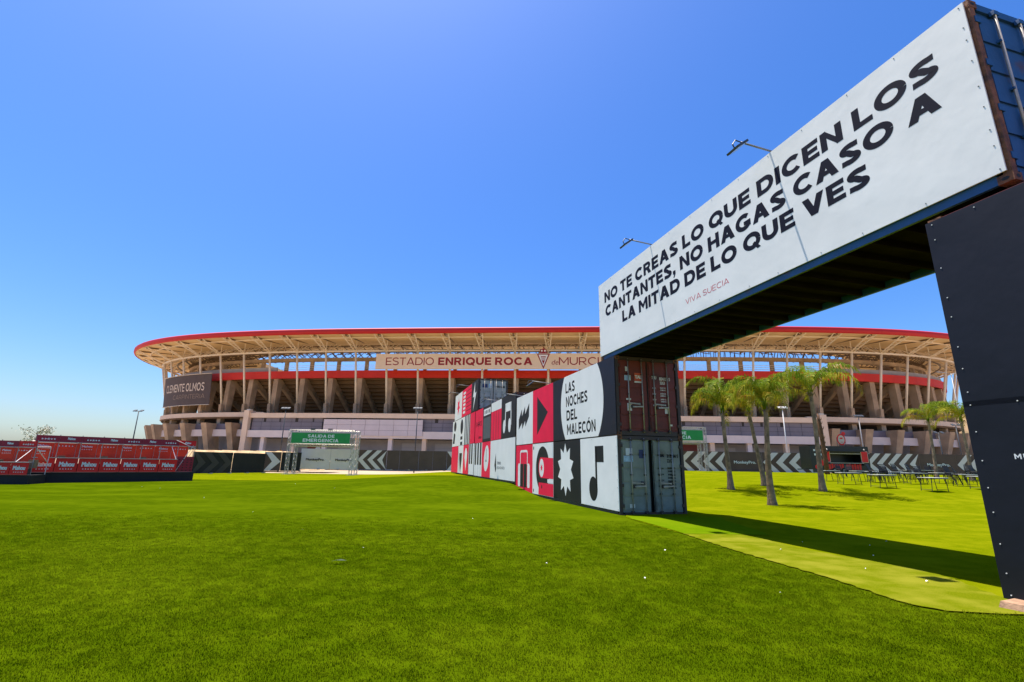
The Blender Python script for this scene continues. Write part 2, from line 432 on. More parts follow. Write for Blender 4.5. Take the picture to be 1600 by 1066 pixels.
def S(a, b, t):
    if b < a: return S(-a, -b, -t)
    t = min(1.0, max(0.0, (t - a) / (b - a))); return t*t*(3 - 2*t)
def ground_z(x, y):
    return (0.42*S(23, 30, y)*(0.3 + 0.7*S(-16, -5, x)) - 0.12*S(42, 70, y)
            + 0.60*S(18, 60, y)*S(2, 22, x) - 0.38*S(-6, -22, x)*S(18, 31, y))
def ray_pt(px, py, Y):
    """world point at depth Y on the line of sight through photo pixel (used to measure, every thing keeps its own depth and size)"""
    d = F*755.6 + RT*(px - 800) + UP*(533 - py)
    return Vector((d.x/d.y*Y, Y, EYE + d.z/d.y*Y))

# ------------------------------------------------------------------ setting: ground, lawns, hills
def sheet(name, xs, ys, material, dz=0.0, zf=ground_z, xmap=None):
    b = MB(); n = len(xs)
    for y in ys:
        for x in xs:
            X = xmap(x, y) if xmap else x
            b.v.append((X, y, zf(X, y) + dz))
    for j in range(len(ys) - 1):
        for i in range(n - 1):
            b.f.append((j*n+i, j*n+i+1, (j+1)*n+i+1, (j+1)*n+i))
    o = b.build(name, material, None, True); tag(o, kind='structure'); return o
far = [-4000, -2000, -1000, -500, -250, -150, -110, -90]
gx = far + list(range(-80, 81, 4)) + [-v for v in reversed(far)]
gy = [-1500, -600, -200, -80, -40] + list(range(-20, 84, 4)) + [100, 130, 180, 260, 400, 700, 1200, 2200, 4500]
sheet('ground', gx, gy, SAND, -0.05)
lx = [v*0.9 for v in range(-80, 81)]; ly = [-12 + v*0.9 for v in range(0, 93)]
sheet('lawn', lx, ly, TURF_D, 0.0)
# bright lawn: right of the container row and behind the crest
edge = [(5.93,5.56),(6.02,4.96),(6.20,4.80),(6.44,4.71),(7.0,4.70),(7.61,4.66),(8.7,4.48),(9.81,4.3),(11.0,4.18),(12.06,4.09),(13.5,3.85),(15.01,3.60)]
def edge_x(y):
    if y >= 15.01:
        xr = 3.60 + 0.9*S(15, 17.5, y) - 0.2687*(y - 15.01)
        return xr
    for (a, p), (c, q) in zip(edge, edge[1:]):
        if a <= y <= c: return p + (q - p)*(y - a)/(c - a) + 0.016*math.sin(y*23) + 0.013*math.sin(y*61 + 1)
    return edge[0][1]
by = [5.93, 5.97] + [6.02 + 0.08*i for i in range(113)] + [15.6 + 0.8*i for i in range(0, 70)]
bt = [0, .004, .01, .02, .04] + [0.07 + 0.93*i/60 for i in range(61)]
sheet('bright_lawn', bt, by, TURF_L, 0.010, xmap=lambda t, y: edge_x(y) + t*(70 - edge_x(y)))
sheet('bright_lawn', [i/60 for i in range(61)], [42.5 + 0.9*i for i in range(0, 32)], TURF_L, 0.010, xmap=lambda t, y: -70 + t*(70 + edge_x(y) - 0.02))
wy = [v for v in by if v <= 12.1]
sheet('worn_turf', [0, .1, .35, .6, .8, 1], wy, TURF_Y, 0.018, xmap=lambda t, y: edge_x(y) + t*(1.75 + 0.22*math.sin(y*1.7) - 0.5*S(10, 12.1, y)))
sheet('new_turf', [0, .2, .5, 1], [12.02, 12.6, 13.5, 14.3, 15.0, 15.8], TURF_G, 0.022, xmap=lambda t, y: edge_x(y) + 0.02 + t*(2.0 + 0.25*(y - 12)))

# hill beyond the palms
b = MB(); nx, ny = 60, 24
for j in range(ny + 1):
    for i in range(nx + 1):
        u, v = i/nx, j/ny
        x = 380 + 520*u; y = 560 + 260*v
        pk = 78*math.exp(-((u - 0.28)/0.13)**2) + 52*math.exp(-((u - 0.46)/0.13)**2) + 44*math.exp(-((u - 0.75)/0.2)**2) + 16*math.exp(-((u-0.12)/0.1)**2)
        z = pk*math.sin(math.pi*min(1, v*1.15))**0.8 if v < 0.87 else 0
        z *= 1 + 0.10*math.sin(u*55 + v*9) + 0.07*math.sin(u*121 + 3*v)
        b.v.append((x, y, z - 1.0))
for j in range(ny):
    for i in range(nx):
        b.f.append((j*(nx+1)+i, j*(nx+1)+i+1, (j+1)*(nx+1)+i+1, (j+1)*(nx+1)+i))
tag(b.build('hill', HILL, None, True), kind='structure')
# earth bank behind the left fence
b = MB(); n = 80
for j in range(7):
    for i in range(n + 1):
        x = -58 + 30*i/n; v = j/6
        z = -0.1 + (2.75 + 0.05*math.sin(i*0.9) + 0.05*math.sin(i*2.3))*min(1, 2.2*math.sin(math.pi*v))*(1 - 0.5*S(60, 80, i))
        b.v.append((x, 76 + 7*v + 0.3*math.sin(i), z))
for j in range(6):
    for i in range(n):
        b.f.append((j*(n+1)+i, j*(n+1)+i+1, (j+1)*(n+1)+i+1, (j+1)*(n+1)+i))
tag(b.build('earth_bank', mat('bank_earth', (0.56, 0.38, 0.20), 0.95, 0.2, 0.8, 0.4, 3, col2=(0.24, 0.21, 0.07), mix=(0.60, 0.70)), None, True), kind='structure')

# turf fibres standing on the near lawn: uncountable blades, scattered by geometry nodes
def tuft_mesh(name, nb, hgt, spread, material):
    b = MB(); r_ = random.Random(3)
    for k in range(nb):
        a = r_.uniform(0, 6.28); d = spread*math.sqrt(r_.random()); x, y = d*math.cos(a), d*math.sin(a)
        h = hgt*r_.uniform(0.6, 1.15); la = r_.uniform(0, 6.28); l = h*r_.uniform(0.15, 0.7)
        w = 0.0028; wa = la + 1.57
        wx, wy_ = w*math.cos(wa), w*math.sin(wa)
        b.add([(x-wx, y-wy_, -0.004), (x+wx, y+wy_, -0.004), (x + l*.45*math.cos(la) + wx*.7, y + l*.45*math.sin(la) + wy_*.7, h*.65),
               (x + l*.45*math.cos(la) - wx*.7, y + l*.45*math.sin(la) - wy_*.7, h*.65), (x + l*math.cos(la), y + l*math.sin(la), h)],
              [(0,1,2,3), (3,2,4)])
    me = bpy.data.meshes.new(name); me.from_pydata(b.v, [], b.f); me.update(); me.materials.append(material)
    return me
def fibres(name, label, pts_poly, dens, me, zoff, cellx=0.6, fade=None):
    """scatter on a carrier sheet that follows the lawn"""
    b = MB()
    for (x0, x1, y0, y1) in pts_poly:
        nx_ = max(1, int((x1-x0)/cellx)); ny_ = max(1, int((y1-y0)/cellx)); base = len(b.v)
        for j in range(ny_ + 1):
            for i in range(nx_ + 1):
                x = x0 + (x1-x0)*i/nx_; y = y0 + (y1-y0)*j/ny_
                b.v.append((x, y, ground_z(x, y) + zoff))
        for j in range(ny_):
            for i in range(nx_):
                b.f.append((base+j*(nx_+1)+i, base+j*(nx_+1)+i+1, base+(j+1)*(nx_+1)+i+1, base+(j+1)*(nx_+1)+i))
    o = b.build(name, TURF_D)
    src = bpy.data.objects.new(name + '_tuft', me)
    gn = bpy.data.node_groups.new(name, 'GeometryNodeTree')
    gn.interface.new_socket('Geometry', in_out='INPUT', socket_type='NodeSocketGeometry')
    gn.interface.new_socket('Geometry', in_out='OUTPUT', socket_type='NodeSocketGeometry')
    N = gn.nodes; L = gn.links
    gi = N.new('NodeGroupInput'); go = N.new('NodeGroupOutput')
    dp = N.new('GeometryNodeDistributePointsOnFaces'); dp.inputs['Density'].default_value = dens
    ip = N.new('GeometryNodeInstanceOnPoints')
    oi = N.new('GeometryNodeObjectInfo'); oi.inputs[0].default_value = src
    rv = N.new('FunctionNodeRandomValue'); rv.data_type = 'FLOAT_VECTOR'
    rv.inputs[0].default_value = (-0.25, -0.25, 0); rv.inputs[1].default_value = (0.25, 0.25, 6.283)
    rs = N.new('FunctionNodeRandomValue'); rs.data_type = 'FLOAT'; rs.inputs[2].default_value = 0.7; rs.inputs[3].default_value = 1.3
    if fade:      # fibres thin out with distance along the lawn
        ps = N.new('GeometryNodeInputPosition'); sx_ = N.new('ShaderNodeSeparateXYZ'); mr_ = N.new('ShaderNodeMapRange')
        L.new(ps.outputs[0], sx_.inputs[0]); L.new(sx_.outputs['Y'], mr_.inputs[0])
        mr_.inputs[1].default_value = fade[0]; mr_.inputs[2].default_value = fade[1]; mr_.inputs[3].default_value = dens; mr_.inputs[4].default_value = 0.0
        L.new(mr_.outputs[0], dp.inputs['Density'])
    L.new(gi.outputs[0], dp.inputs['Mesh']); L.new(dp.outputs['Points'], ip.inputs['Points'])
    L.new(oi.outputs['Geometry'], ip.inputs['Instance']); L.new(rv.outputs[0], ip.inputs['Rotation']); L.new(rs.outputs[1], ip.inputs['Scale'])
    L.new(ip.outputs[0], go.inputs[0])
    md = o.modifiers.new('scatter', 'NODES'); md.node_group = gn
    tag(o, label, 'grass', kind='stuff')
    return o
GRASS = True
if GRASS:
    tm = tuft_mesh('tuft', 13, 0.014, 0.070, TURF_T)
    y = 3.6; bands = []
    while y < 14.8:
        w = 1.16*(y + 0.6) + 0.4
        xr = edge_x(y + 0.3) - 0.05 if y > 5.5 else w
        bands.append((-w, min(w, xr), y, y + 0.6)); y += 0.6
    fibres('grass', 'dark green artificial turf fibres on the near lawn', bands, 700, tm, 0.0, fade=(3.6, 15.0))

# ------------------------------------------------------------------ stadium
SA, SB, SN = 121.5, 86.0, 4.0
STAD = empty('stadium', (11, 185.9, 0), R(-5))
tag(STAD, 'oval concrete football stadium with red edged overhanging roof on slender pale columns', 'stadium')
# arc-length table of the roof edge
_t = np.linspace(-math.pi, math.pi, 7201)
_x = SA*np.sign(np.sin(_t))*np.abs(np.sin(_t))**(2/SN); _y = -SB*np.sign(np.cos(_t))*np.abs(np.cos(_t))**(2/SN)
_seg = np.hypot(np.diff(_x), np.diff(_y)); _s = np.concatenate([[0], np.cumsum(_seg)]); _s -= np.interp(0, _t, _s)
PERI = _s[-1] - _s[0]
def ring(s, off=0.0, z=0.0):
    """point on the ring, off metres inward from the roof edge; s = metres along it from the front middle (+ right)"""
    e = 0.6
    def c(q): return np.array([np.interp(q, _s, _x), np.interp(q, _s, _y)])
    s = (s - _s[0]) % PERI + _s[0]
    p = c(s); t = c(min(s + e, _s[-1])) - c(max(s - e, _s[0])); t /= np.hypot(*t)
    n = np.array([-t[1], t[0]])
    if n @ p > 0: n = -n
    q = p + n*off
    return Vector((q[0], q[1], z))
def tang(s): return (ring(s + .5) - ring(s - .5)).normalized()
def ring_strip(name, sec, s0, s1, ds, material, closed_sec=True, parent=None, smooth=False):
    """sweep a section [(off,z),...] along the ring"""
    n = max(1, int(round((s1 - s0)/ds))); b = MB(); k = len(sec)
    for i in range(n + 1):
        s = s0 + (s1 - s0)*i/n
        for o, z in sec: b.v.append(tuple(ring(s, o, z)))
    for i in range(n):
        for j in range(k if closed_sec else k - 1):
            j2 = (j + 1) % k
            b.f.append((i*k+j, (i+1)*k+j, (i+1)*k+j2, i*k+j2))
    if closed_sec and s1 - s0 < PERI - 1:
        b.f.append(tuple(range(k))); b.f.append(tuple(n*k + j for j in reversed(range(k))))
    return b.build(name, material, parent or STAD, smooth)
H0, H1 = -PERI/2, PERI/2
ring_strip('roof', [(0.35, 28.95), (0.2, 29.9), (4, 30.6), (14, 31.6), (30, 32.2), (30, 31.4), (14, 29.5)], H0, H1, 4, SOFFIT)
ring_strip('roof_covering', [(0.25, 30.0), (4, 30.72), (14, 31.72), (30.1, 32.35), (30.1, 32.2), (14, 31.61), (4, 30.61), (0.25, 29.92)], H0, H1, 4, ROOFTOP)
ring_strip('roof_fascia', [(0.34, 28.80), (0.05, 28.95), (-0.08, 29.4), (-0.02, 29.85), (0.22, 30.06), (0.34, 30.0)], H0, H1, 4, REDFASC)
ring_strip('red_band', [(10.0, 20.6), (10.0, 22.4), (10.5, 22.4), (10.5, 20.6)], -190, 190, 4, REDBAND)
ring_strip('parapet', [(10.7, 22.3), (10.7, 23.5), (11.0, 23.5), (11.0, 22.3)], -190, -64, 4, CONC_G)
ring_strip('parapet', [(10.7, 22.3), (10.7, 23.5), (11.0, 23.5), (11.0, 22.3)], 68, 190, 4, CONC_G)
ring_strip('upper_beam', [(13.4, 25.5), (13.4, 26.3), (14.4, 26.3), (14.4, 25.5)], -190, 190, 4, CONC)
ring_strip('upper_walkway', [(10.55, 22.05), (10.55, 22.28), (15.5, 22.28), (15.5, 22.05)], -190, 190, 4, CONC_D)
NST = 12
for k in range(NST):
    o0 = 12.2 + k*1.15; z1 = 21.6 - k*0.80
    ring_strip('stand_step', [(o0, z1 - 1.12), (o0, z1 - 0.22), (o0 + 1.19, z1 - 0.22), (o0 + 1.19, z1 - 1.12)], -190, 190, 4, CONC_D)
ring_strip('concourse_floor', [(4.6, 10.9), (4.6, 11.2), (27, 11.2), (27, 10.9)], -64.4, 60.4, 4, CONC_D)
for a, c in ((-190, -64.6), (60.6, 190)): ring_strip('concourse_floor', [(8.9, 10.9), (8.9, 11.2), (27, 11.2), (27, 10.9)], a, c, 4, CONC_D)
ring_strip('light_stop_wall', [(26, -1), (26, 13.4), (26.5, 13.4), (26.5, -1)], -190, 190, 4, CONC_D)  # added dark ring behind the steps, closes the bowl against light leaks
for o_, z_ in ((3.6, 28.98), (12, 29.05), (19, 29.6)):
    ring_strip('roof_purlin', [(o_, z_ - 0.32), (o_, z_), (o_ + 0.25, z_), (o_ + 0.25, z_ - 0.32)], -190, 190, 4, STEELBR if o_ > 5 else STEELC)
ring_strip('ring_beam', [(6.8, 26.25), (6.8, 26.6), (7.15, 26.6), (7.15, 26.25)], -190, 190, 4, STEELC)
ring_strip('ring_beam', [(10.2, 26.8), (10.2, 27.05), (10.5, 27.05), (10.5, 26.8)], -190, 190, 4, STEELBR)
for z_ in (22.9, 23.35, 23.8):
    ring_strip('railing', [(10.8, z_), (10.8, z_ + 0.07), (10.88, z_ + 0.07), (10.88, z_)], -63, 67, 4, STEELC)

BAY = 7.55
stations = [(-3.4 + i*BAY) for i in range(-25, 27) if abs(-3.4 + i*BAY) < 188]
BLK0, BLK1 = -64.5, 60.5
for s in stations:
    t = tang(s); n_in = (ring(s, 1) - ring(s, 0)).normalized()
    # slender leaning pole with its shoe
    b = MB(); b.tube(ring(s, 9.6, 13.9), ring(s, 7.0, 26.3), 0.25, 8); b.build('pole', STEELC, STAD, True)
    b = MB(); b.beam(ring(s, 9.7, 11.2), ring(s, 9.5, 14.4), 0.75, 0.75, t); b.build('pole_shoe', CONC, STAD)
    # concrete column, wider at the head
    b = MB(); q0, q1 = ring(s, 10.3, 11.2), ring(s, 10.55, 20.6); w = 0.62
    b.hexa([q0 - t*w, q0 + t*w, q0 + t*w + n_in*1.5, q0 - t*w + n_in*1.5],
           [q1 - t*w, q1 + t*w, q1 + t*w + n_in*1.9, q1 - t*w + n_in*1.9]); b.build('column', CONC, STAD)
    b = MB(); b.beam(ring(s, 11.6, 20.3), ring(s, 25.5, 11.6), 0.85, 1.3, t); b.build('raker_beam', CONC, STAD)
    b = MB(); b.beam(ring(s, 13.9, 22.28), ring(s, 13.9, 25.5), 0.75, 0.75, t); b.build('upper_post', CONC, STAD)
    # roof bracket: two raked chords with lacing, fanning from the pole head to the roof edge
    b = MB(); base = ring(s, 7.0, 26.4); tip = ring(s, 0.7, 28.9)
    A0, A1, B0, B1 = base - t*0.28, tip - t*0.85, base + t*0.28, tip + t*0.85
    b.tube(A0, A1, 0.13, 5); b.tube(B0, B1, 0.13, 5)
    prev = None
    for k in range(8):
        f = k/7; pa, pb = A0.lerp(A1, f), B0.lerp(B1, f); cur = pa if k % 2 else pb
        if prev is not None: b.tube(prev, cur, 0.06, 4)
        prev = cur
    U0, U1 = ring(s, 10.4, 28.8), base
    b.tube(base, ring(s, 10.4, 28.9) - t*0.7, 0.10, 5); b.tube(base, ring(s, 10.4, 28.9) + t*0.7, 0.10, 5)
    b.tube(base, ring(s, 7.0, 28.95), 0.10, 5)
    b.build('roof_bracket', STEELC, STAD)
    b = MB(); b.beam(ring(s, 1.0, 28.78), ring(s, 28.5, 30.9), 0.3, 0.35, t); b.build('roof_rib', STEELBR, STAD)
    # zigzag braces of the ring truss, two W per bay
    b = MB()
    for k in range(4):
        a0, a1 = s + BAY*k/4, s + BAY*(k+1)/4
        zz = (26.5, 28.7) if k % 2 == 0 else (28.7, 26.5)
        b.tube(ring(a0, 7.2 + (3.0 if k % 2 else 0), zz[0]), ring(a1, 7.2 + (0 if k % 2 else 3.0), zz[1]), 0.09, 4)
    b.build('truss_brace', STEELC, STAD)
    b = MB()
    for k in range(6):
        a0, a1 = s + BAY*k/6, s + BAY*(k+1)/6
        zz = (26.9, 29.1) if k % 2 == 0 else (29.1, 26.9)
        b.tube(ring(a0, 13, zz[0]), ring(a1, 17, zz[1]), 0.11, 4)
        b.tube(ring(a0, 19, zz[1] - .4), ring(a1, 22, zz[0] + .2), 0.10, 4)
    b.tube(ring(s, 13, 26.9), ring(s, 19, 28.7), 0.1, 4)
    b.build('inner_truss', STEELBR, STAD)
    if not (BLK0 - 3 < s < BLK1 + 3):
        # flared fin carrying the curved end
        b = MB(); w = 0.85
        lo, hi = ring(s, 8.6, -1), ring(s, 5.4, 9.6)
        b.hexa([lo - t*w*.7, lo + t*w*.7, lo + t*w*.7 + n_in*2.6, lo - t*w*.7 + n_in*2.6],
               [hi - t*w, hi + t*w, hi + t*w + n_in*3.4, hi - t*w + n_in*3.4]); b.build('fin', CONC, STAD)
        b = MB(); b.beam(ring(s, 10.0, 9.0), ring(s, 10.0, 13.0), 1.1, 1.2, t); b.build('fin_column', CONC, STAD)
# curved ends
for a, c in ((-188, BLK0), (BLK1, 188)):
    ring_strip('end_beam', [(8.6, 11.25), (8.6, 12.3), (9.3, 12.3), (9.3, 11.25)], a, c, 4, CREAMB)
    ring_strip('end_tile_strip', [(8.3, 8.2), (8.3, 9.55), (8.6, 9.55), (8.6, 8.2)], a, c, 4, TILEP)
    ring_strip('end_white_band', [(7.6, 6.55), (7.6, 8.15), (8.4, 8.15), (8.4, 6.55)], a, c, 4, WHITEB)
    ring_strip('end_wall', [(11.5, -1), (11.5, 6.7), (11.8, 6.7), (11.8, -1)], a, c, 4, GREYW)
    ring_strip('end_inner_wall', [(13.5, 6.7), (13.5, 11.0), (13.8, 11.0), (13.8, 6.7)], a, c, 4, DARKV)
# front block
ring_strip('parapet_band', [(3.8, 10.55), (3.8, 11.6), (4.6, 11.6), (4.6, 10.55)], BLK0, BLK1, 4, CREAMB)
ring_strip('lower_band', [(3.7, 6.2), (3.7, 7.75), (4.8, 7.75), (4.8, 6.2)], BLK0, BLK1, 4, WHITEB)
ring_strip('strip_backing', [(4.28, 7.76), (4.28, 10.54), (4.5, 10.54), (4.5, 7.76)], BLK0, BLK1, 4, DARKV)
ring_strip('block_wall', [(8.2, -1), (8.2, 6.15), (8.5, 6.15), (8.5, -1)], BLK0, BLK1, 4, GREYW)
ring_strip('block_soffit', [(4.7, 6.16), (4.7, 6.5), (8.6, 6.5), (8.6, 6.16)], BLK0, BLK1, 4, DARKV)
tw = 2.5
n_t = int((BLK1 - BLK0 - 1.6)/tw)
for i in range(n_t):
    s = BLK0 + 0.9 + i*tw
    if -45.6 < s + tw/2 < -22.8: continue
    for (z0, z1, dd) in ((7.80, 8.66, 0), (8.71, 9.60, 0.0), (9.68, 10.50, 0.10)):
        b = MB(); p, q = ring(s + .03, 4.18 + dd), ring(s + tw - .03, 4.18 + dd); e = (ring(s, 5) - ring(s, 4)).normalized()*0.08
        b.hexa([p + Vector((0,0,z0)), q + Vector((0,0,z0)), q + e + Vector((0,0,z0)), p + e + Vector((0,0,z0))],
               [p + Vector((0,0,z1)), q + Vector((0,0,z1)), q + e + Vector((0,0,z1)), p + e + Vector((0,0,z1))])
        b.build('tile', TILEP, STAD)
# pale clad panel on the strip
for i in range(7):
    for j in range(3):
        s = -45.4 + i*3.22; z0 = 6.75 + j*1.17
        b = MB(); p, q = ring(s + .03, 3.45), ring(s + 3.19, 3.45); e = (ring(s, 5) - ring(s, 4)).normalized()*0.2
        b.hexa([p + Vector((0,0,z0)), q + Vector((0,0,z0)), q + e + Vector((0,0,z0)), p + e + Vector((0,0,z0))],
               [p + Vector((0,0,z0+1.13)), q + Vector((0,0,z0+1.13)), q + e + Vector((0,0,z0+1.13)), p + e + Vector((0,0,z0+1.13))])
        b.build('cladding_panel', TILEW, STAD)
for s in (BLK0 - 0.2, BLK1 + 0.2):
    t = tang(s); b = MB(); b.beam(ring(s, 4.4, -1), ring(s, 4.4, 12.2), 1.3, 2.2, t); b.build('pylon', CREAMB, STAD)
    b = MB(); b.beam(ring(s, 4.2, 12.2), ring(s, 4.2, 12.5), 0.9, 0.9, t); b.build('pylon_lamp', STEELC, STAD)
i = 0
for s in np.arange(BLK0 + 4.2, BLK1 - 2, BAY):
    t = tang(s); b = MB(); b.beam(ring(s, 4.6, -1), ring(s, 4.6, 6.2), 0.9, 0.9, t); b.build('pillar', CREAMB if i % 2 else WHITEB, STAD)
    # shutter or door in the bay
    w = 4.6; sm = s + BAY/2
    if sm < BLK1 - 3:
        p, q = ring(sm - w/2, 8.05), ring(sm + w/2, 8.05); e = (ring(s, 5) - ring(s, 4)).normalized()*0.12
        mt = GATE_R if i in (1, 12) else (SHUT if i % 3 else GREYW)
        top = 5.4 if mt is not GATE_R else 5.9
        b = MB(); b.hexa([p + Vector((0,0,-1)), q + Vector((0,0,-1)), q + e + Vector((0,0,-1)), p + e + Vector((0,0,-1))],
                         [p + Vector((0,0,top)), q + Vector((0,0,top)), q + e + Vector((0,0,top)), p + e + Vector((0,0,top))])
        g_ = b.build('gate' if mt is GATE_R else 'shutter', mt, STAD)
        if mt is SHUT:
            for k in range(5):
                zz = 0.6 + k*0.95; b = MB()
                b.hexa([p - e*.3 + Vector((0,0,zz)), q - e*.3 + Vector((0,0,zz)), q + Vector((0,0,zz)), p + Vector((0,0,zz))],
                       [p - e*.3 + Vector((0,0,zz+.06)), q - e*.3 + Vector((0,0,zz+.06)), q + Vector((0,0,zz+.06)), p + Vector((0,0,zz+.06))])
                b.build('shutter_rail', GREYW, g_)
        if i == 1:
            pl = lambda u, v, o, p=p, t=t, e=e: tuple(p + t*u - e*(0.25 + o) + Vector((0,0,v)))
            print_uv('lettering', [text_uv('9', 2.0, 2.3, 1.3, 2.1, 0.03)], pl, T_WHITE, g_)
        if i == 7:
            pl = lambda u, v, o, p=p, t=t, e=e: tuple(p + t*u - e*(3.0 + o) + Vector((0,0,v)))
            print_uv('sign_plate', [rect(1.1, 3.6, 4.9, 5.7)], pl, GATE_R, g_)
            print_uv('lettering', [text_uv('5', 2.2, 5.05, 0.35, 0.5, 0.03)], pl, T_WHITE, g_, 0.05)
    i += 1

# big stadium name board hung on the front poles
def board(s0, s1, off, z0, z1):
    a, c = STAD.matrix_basis @ ring(s0, off), STAD.matrix_basis @ ring(s1, off)
    return a, c
bpy.context.view_layer.update()
SM = Matrix.Translation(STAD.location) @ Matrix.Rotation(R(-5), 4, 'Z')
a = SM @ ring(-35.6, 6.1); c = SM @ ring(20.8, 6.1)
dirv = (c - a).normalized(); nrm = Vector((dirv.y, -dirv.x, 0)); blen = (c - a).length
NB = empty('name_board', (a.x, a.y, 0), math.atan2(dirv.y, dirv.x))
tag(NB, 'long cream name board with dark red letters and a crest across the stadium front', 'sign')
box('panel', SIGNC, NB, 0, blen, -0.15, 0.1, 21.9, 25.5)
bp_ = lambda u, v, o: (u, -0.17 - o, v)
k = blen/56.1
print_uv('lettering', [caps('ESTADIO', 2.4*k, 22.85, 11.2*k, 1.75, 0.13)], bp_, LET_R, NB)
print_uv('lettering', [caps('ENRIQUE ROCA', 14.6*k, 22.85, 21.4*k, 1.75, 0.24)], bp_, LET_R, NB)
print_uv('lettering', [text_uv('de', 40.2*k, 22.95, 1.5*k, 1.1, 0.0, 0.25)], bp_, LET_R, NB)
print_uv('lettering', [caps('MURCIA', 41.9*k, 22.85, 11.0*k, 1.75, 0.13)], bp_, LET_R, NB)
cr = print_uv('crest', [poly((37.0*k, 25.4), (39.9*k, 25.4), (38.45*k, 21.95))], bp_, LET_R, NB, 0.02)
print_uv('crest_field', [poly((37.35*k, 25.2), (39.55*k, 25.2), (38.45*k, 22.5))], bp_, T_WHITE, cr, 0.04)
print_uv('crest_bars', [rect(37.9*k, 39.0*k, 24.55, 24.8), rect(38.0*k, 38.9*k, 24.1, 24.3), poly((38.1*k, 23.9), (38.8*k, 23.9), (38.45*k, 23.0))], bp_, LET_R, cr, 0.06)
print_uv('crown', [rect(37.6*k, 39.3*k, 25.5, 25.75), ell(38.45*k, 26.15, 0.75*k, 0.45, 16), rect(38.36*k, 38.54*k, 26.5, 26.95)], bp_, LET_R, cr, 0.02)
print_uv('crown_gap', [ell(38.1*k, 26.1, 0.2*k, 0.22, 10), ell(38.8*k, 26.1, 0.2*k, 0.22, 10)], bp_, T_WHITE, cr, 0.04)
for u in np.linspace(1.2, blen - 1.2, 8):
    box('hanger', STEELC, NB, u - .08, u + .08, 0.1, 0.7, 22.2, 25.2)

# curved brown banner on the left end
CB = empty('curved_banner', STAD.location, R(-5))
tag(CB, 'curved dark brown banner with cream lettering wrapped round the stadium end', 'banner')
CS0, CS1 = -106, -81.5
ring_strip('fabric', [(8.1, 14.3), (7.5, 21.9), (7.6, 21.9), (8.2, 14.3)], CS0, CS1, 1.5, BROWN, True, CB)
cpl = lambda u, v, o: tuple(ring(CS0 + u, 7.50 - o + 0.6*(21.9 - v)/7.6, v))
def curved_text(s_, u0, v0, w_, cap, bold, material):
    print_uv('lettering', [caps(s_, u0, v0, w_, cap, bold, 0.16)], cpl, material, CB, 0.06)
curved_text('CLEMENTE OLMOS', 2.6, 17.8, 19.6, 2.0, 0.17, CREAML)
curved_text('CARPINTERIA', 8.0, 15.9, 14.6, 1.1, 0.11, TANL)
for z_ in (14.2, 21.9):
    ring_strip('edge_rail', [(7.3 + (21.9 - z_)*.08, z_), (7.3 + (21.9 - z_)*.08, z_ + .1), (7.6 + (21.9 - z_)*.08, z_ + .1), (7.6 + (21.9 - z_)*.08, z_)], CS0, CS1, 1.5, STEELC, True, CB)

# ------------------------------------------------------------------ shipping containers
PSI = R(15.04)
EX = Vector((math.cos(PSI), math.sin(PSI), 0)); EY = Vector((-math.sin(PSI), math.cos(PSI), 0))
FACE = 7.638
CW = 2.438
def row_pt(xr, yr, z=0.0): return EX*xr + EY*yr + Vector((0, 0, z))

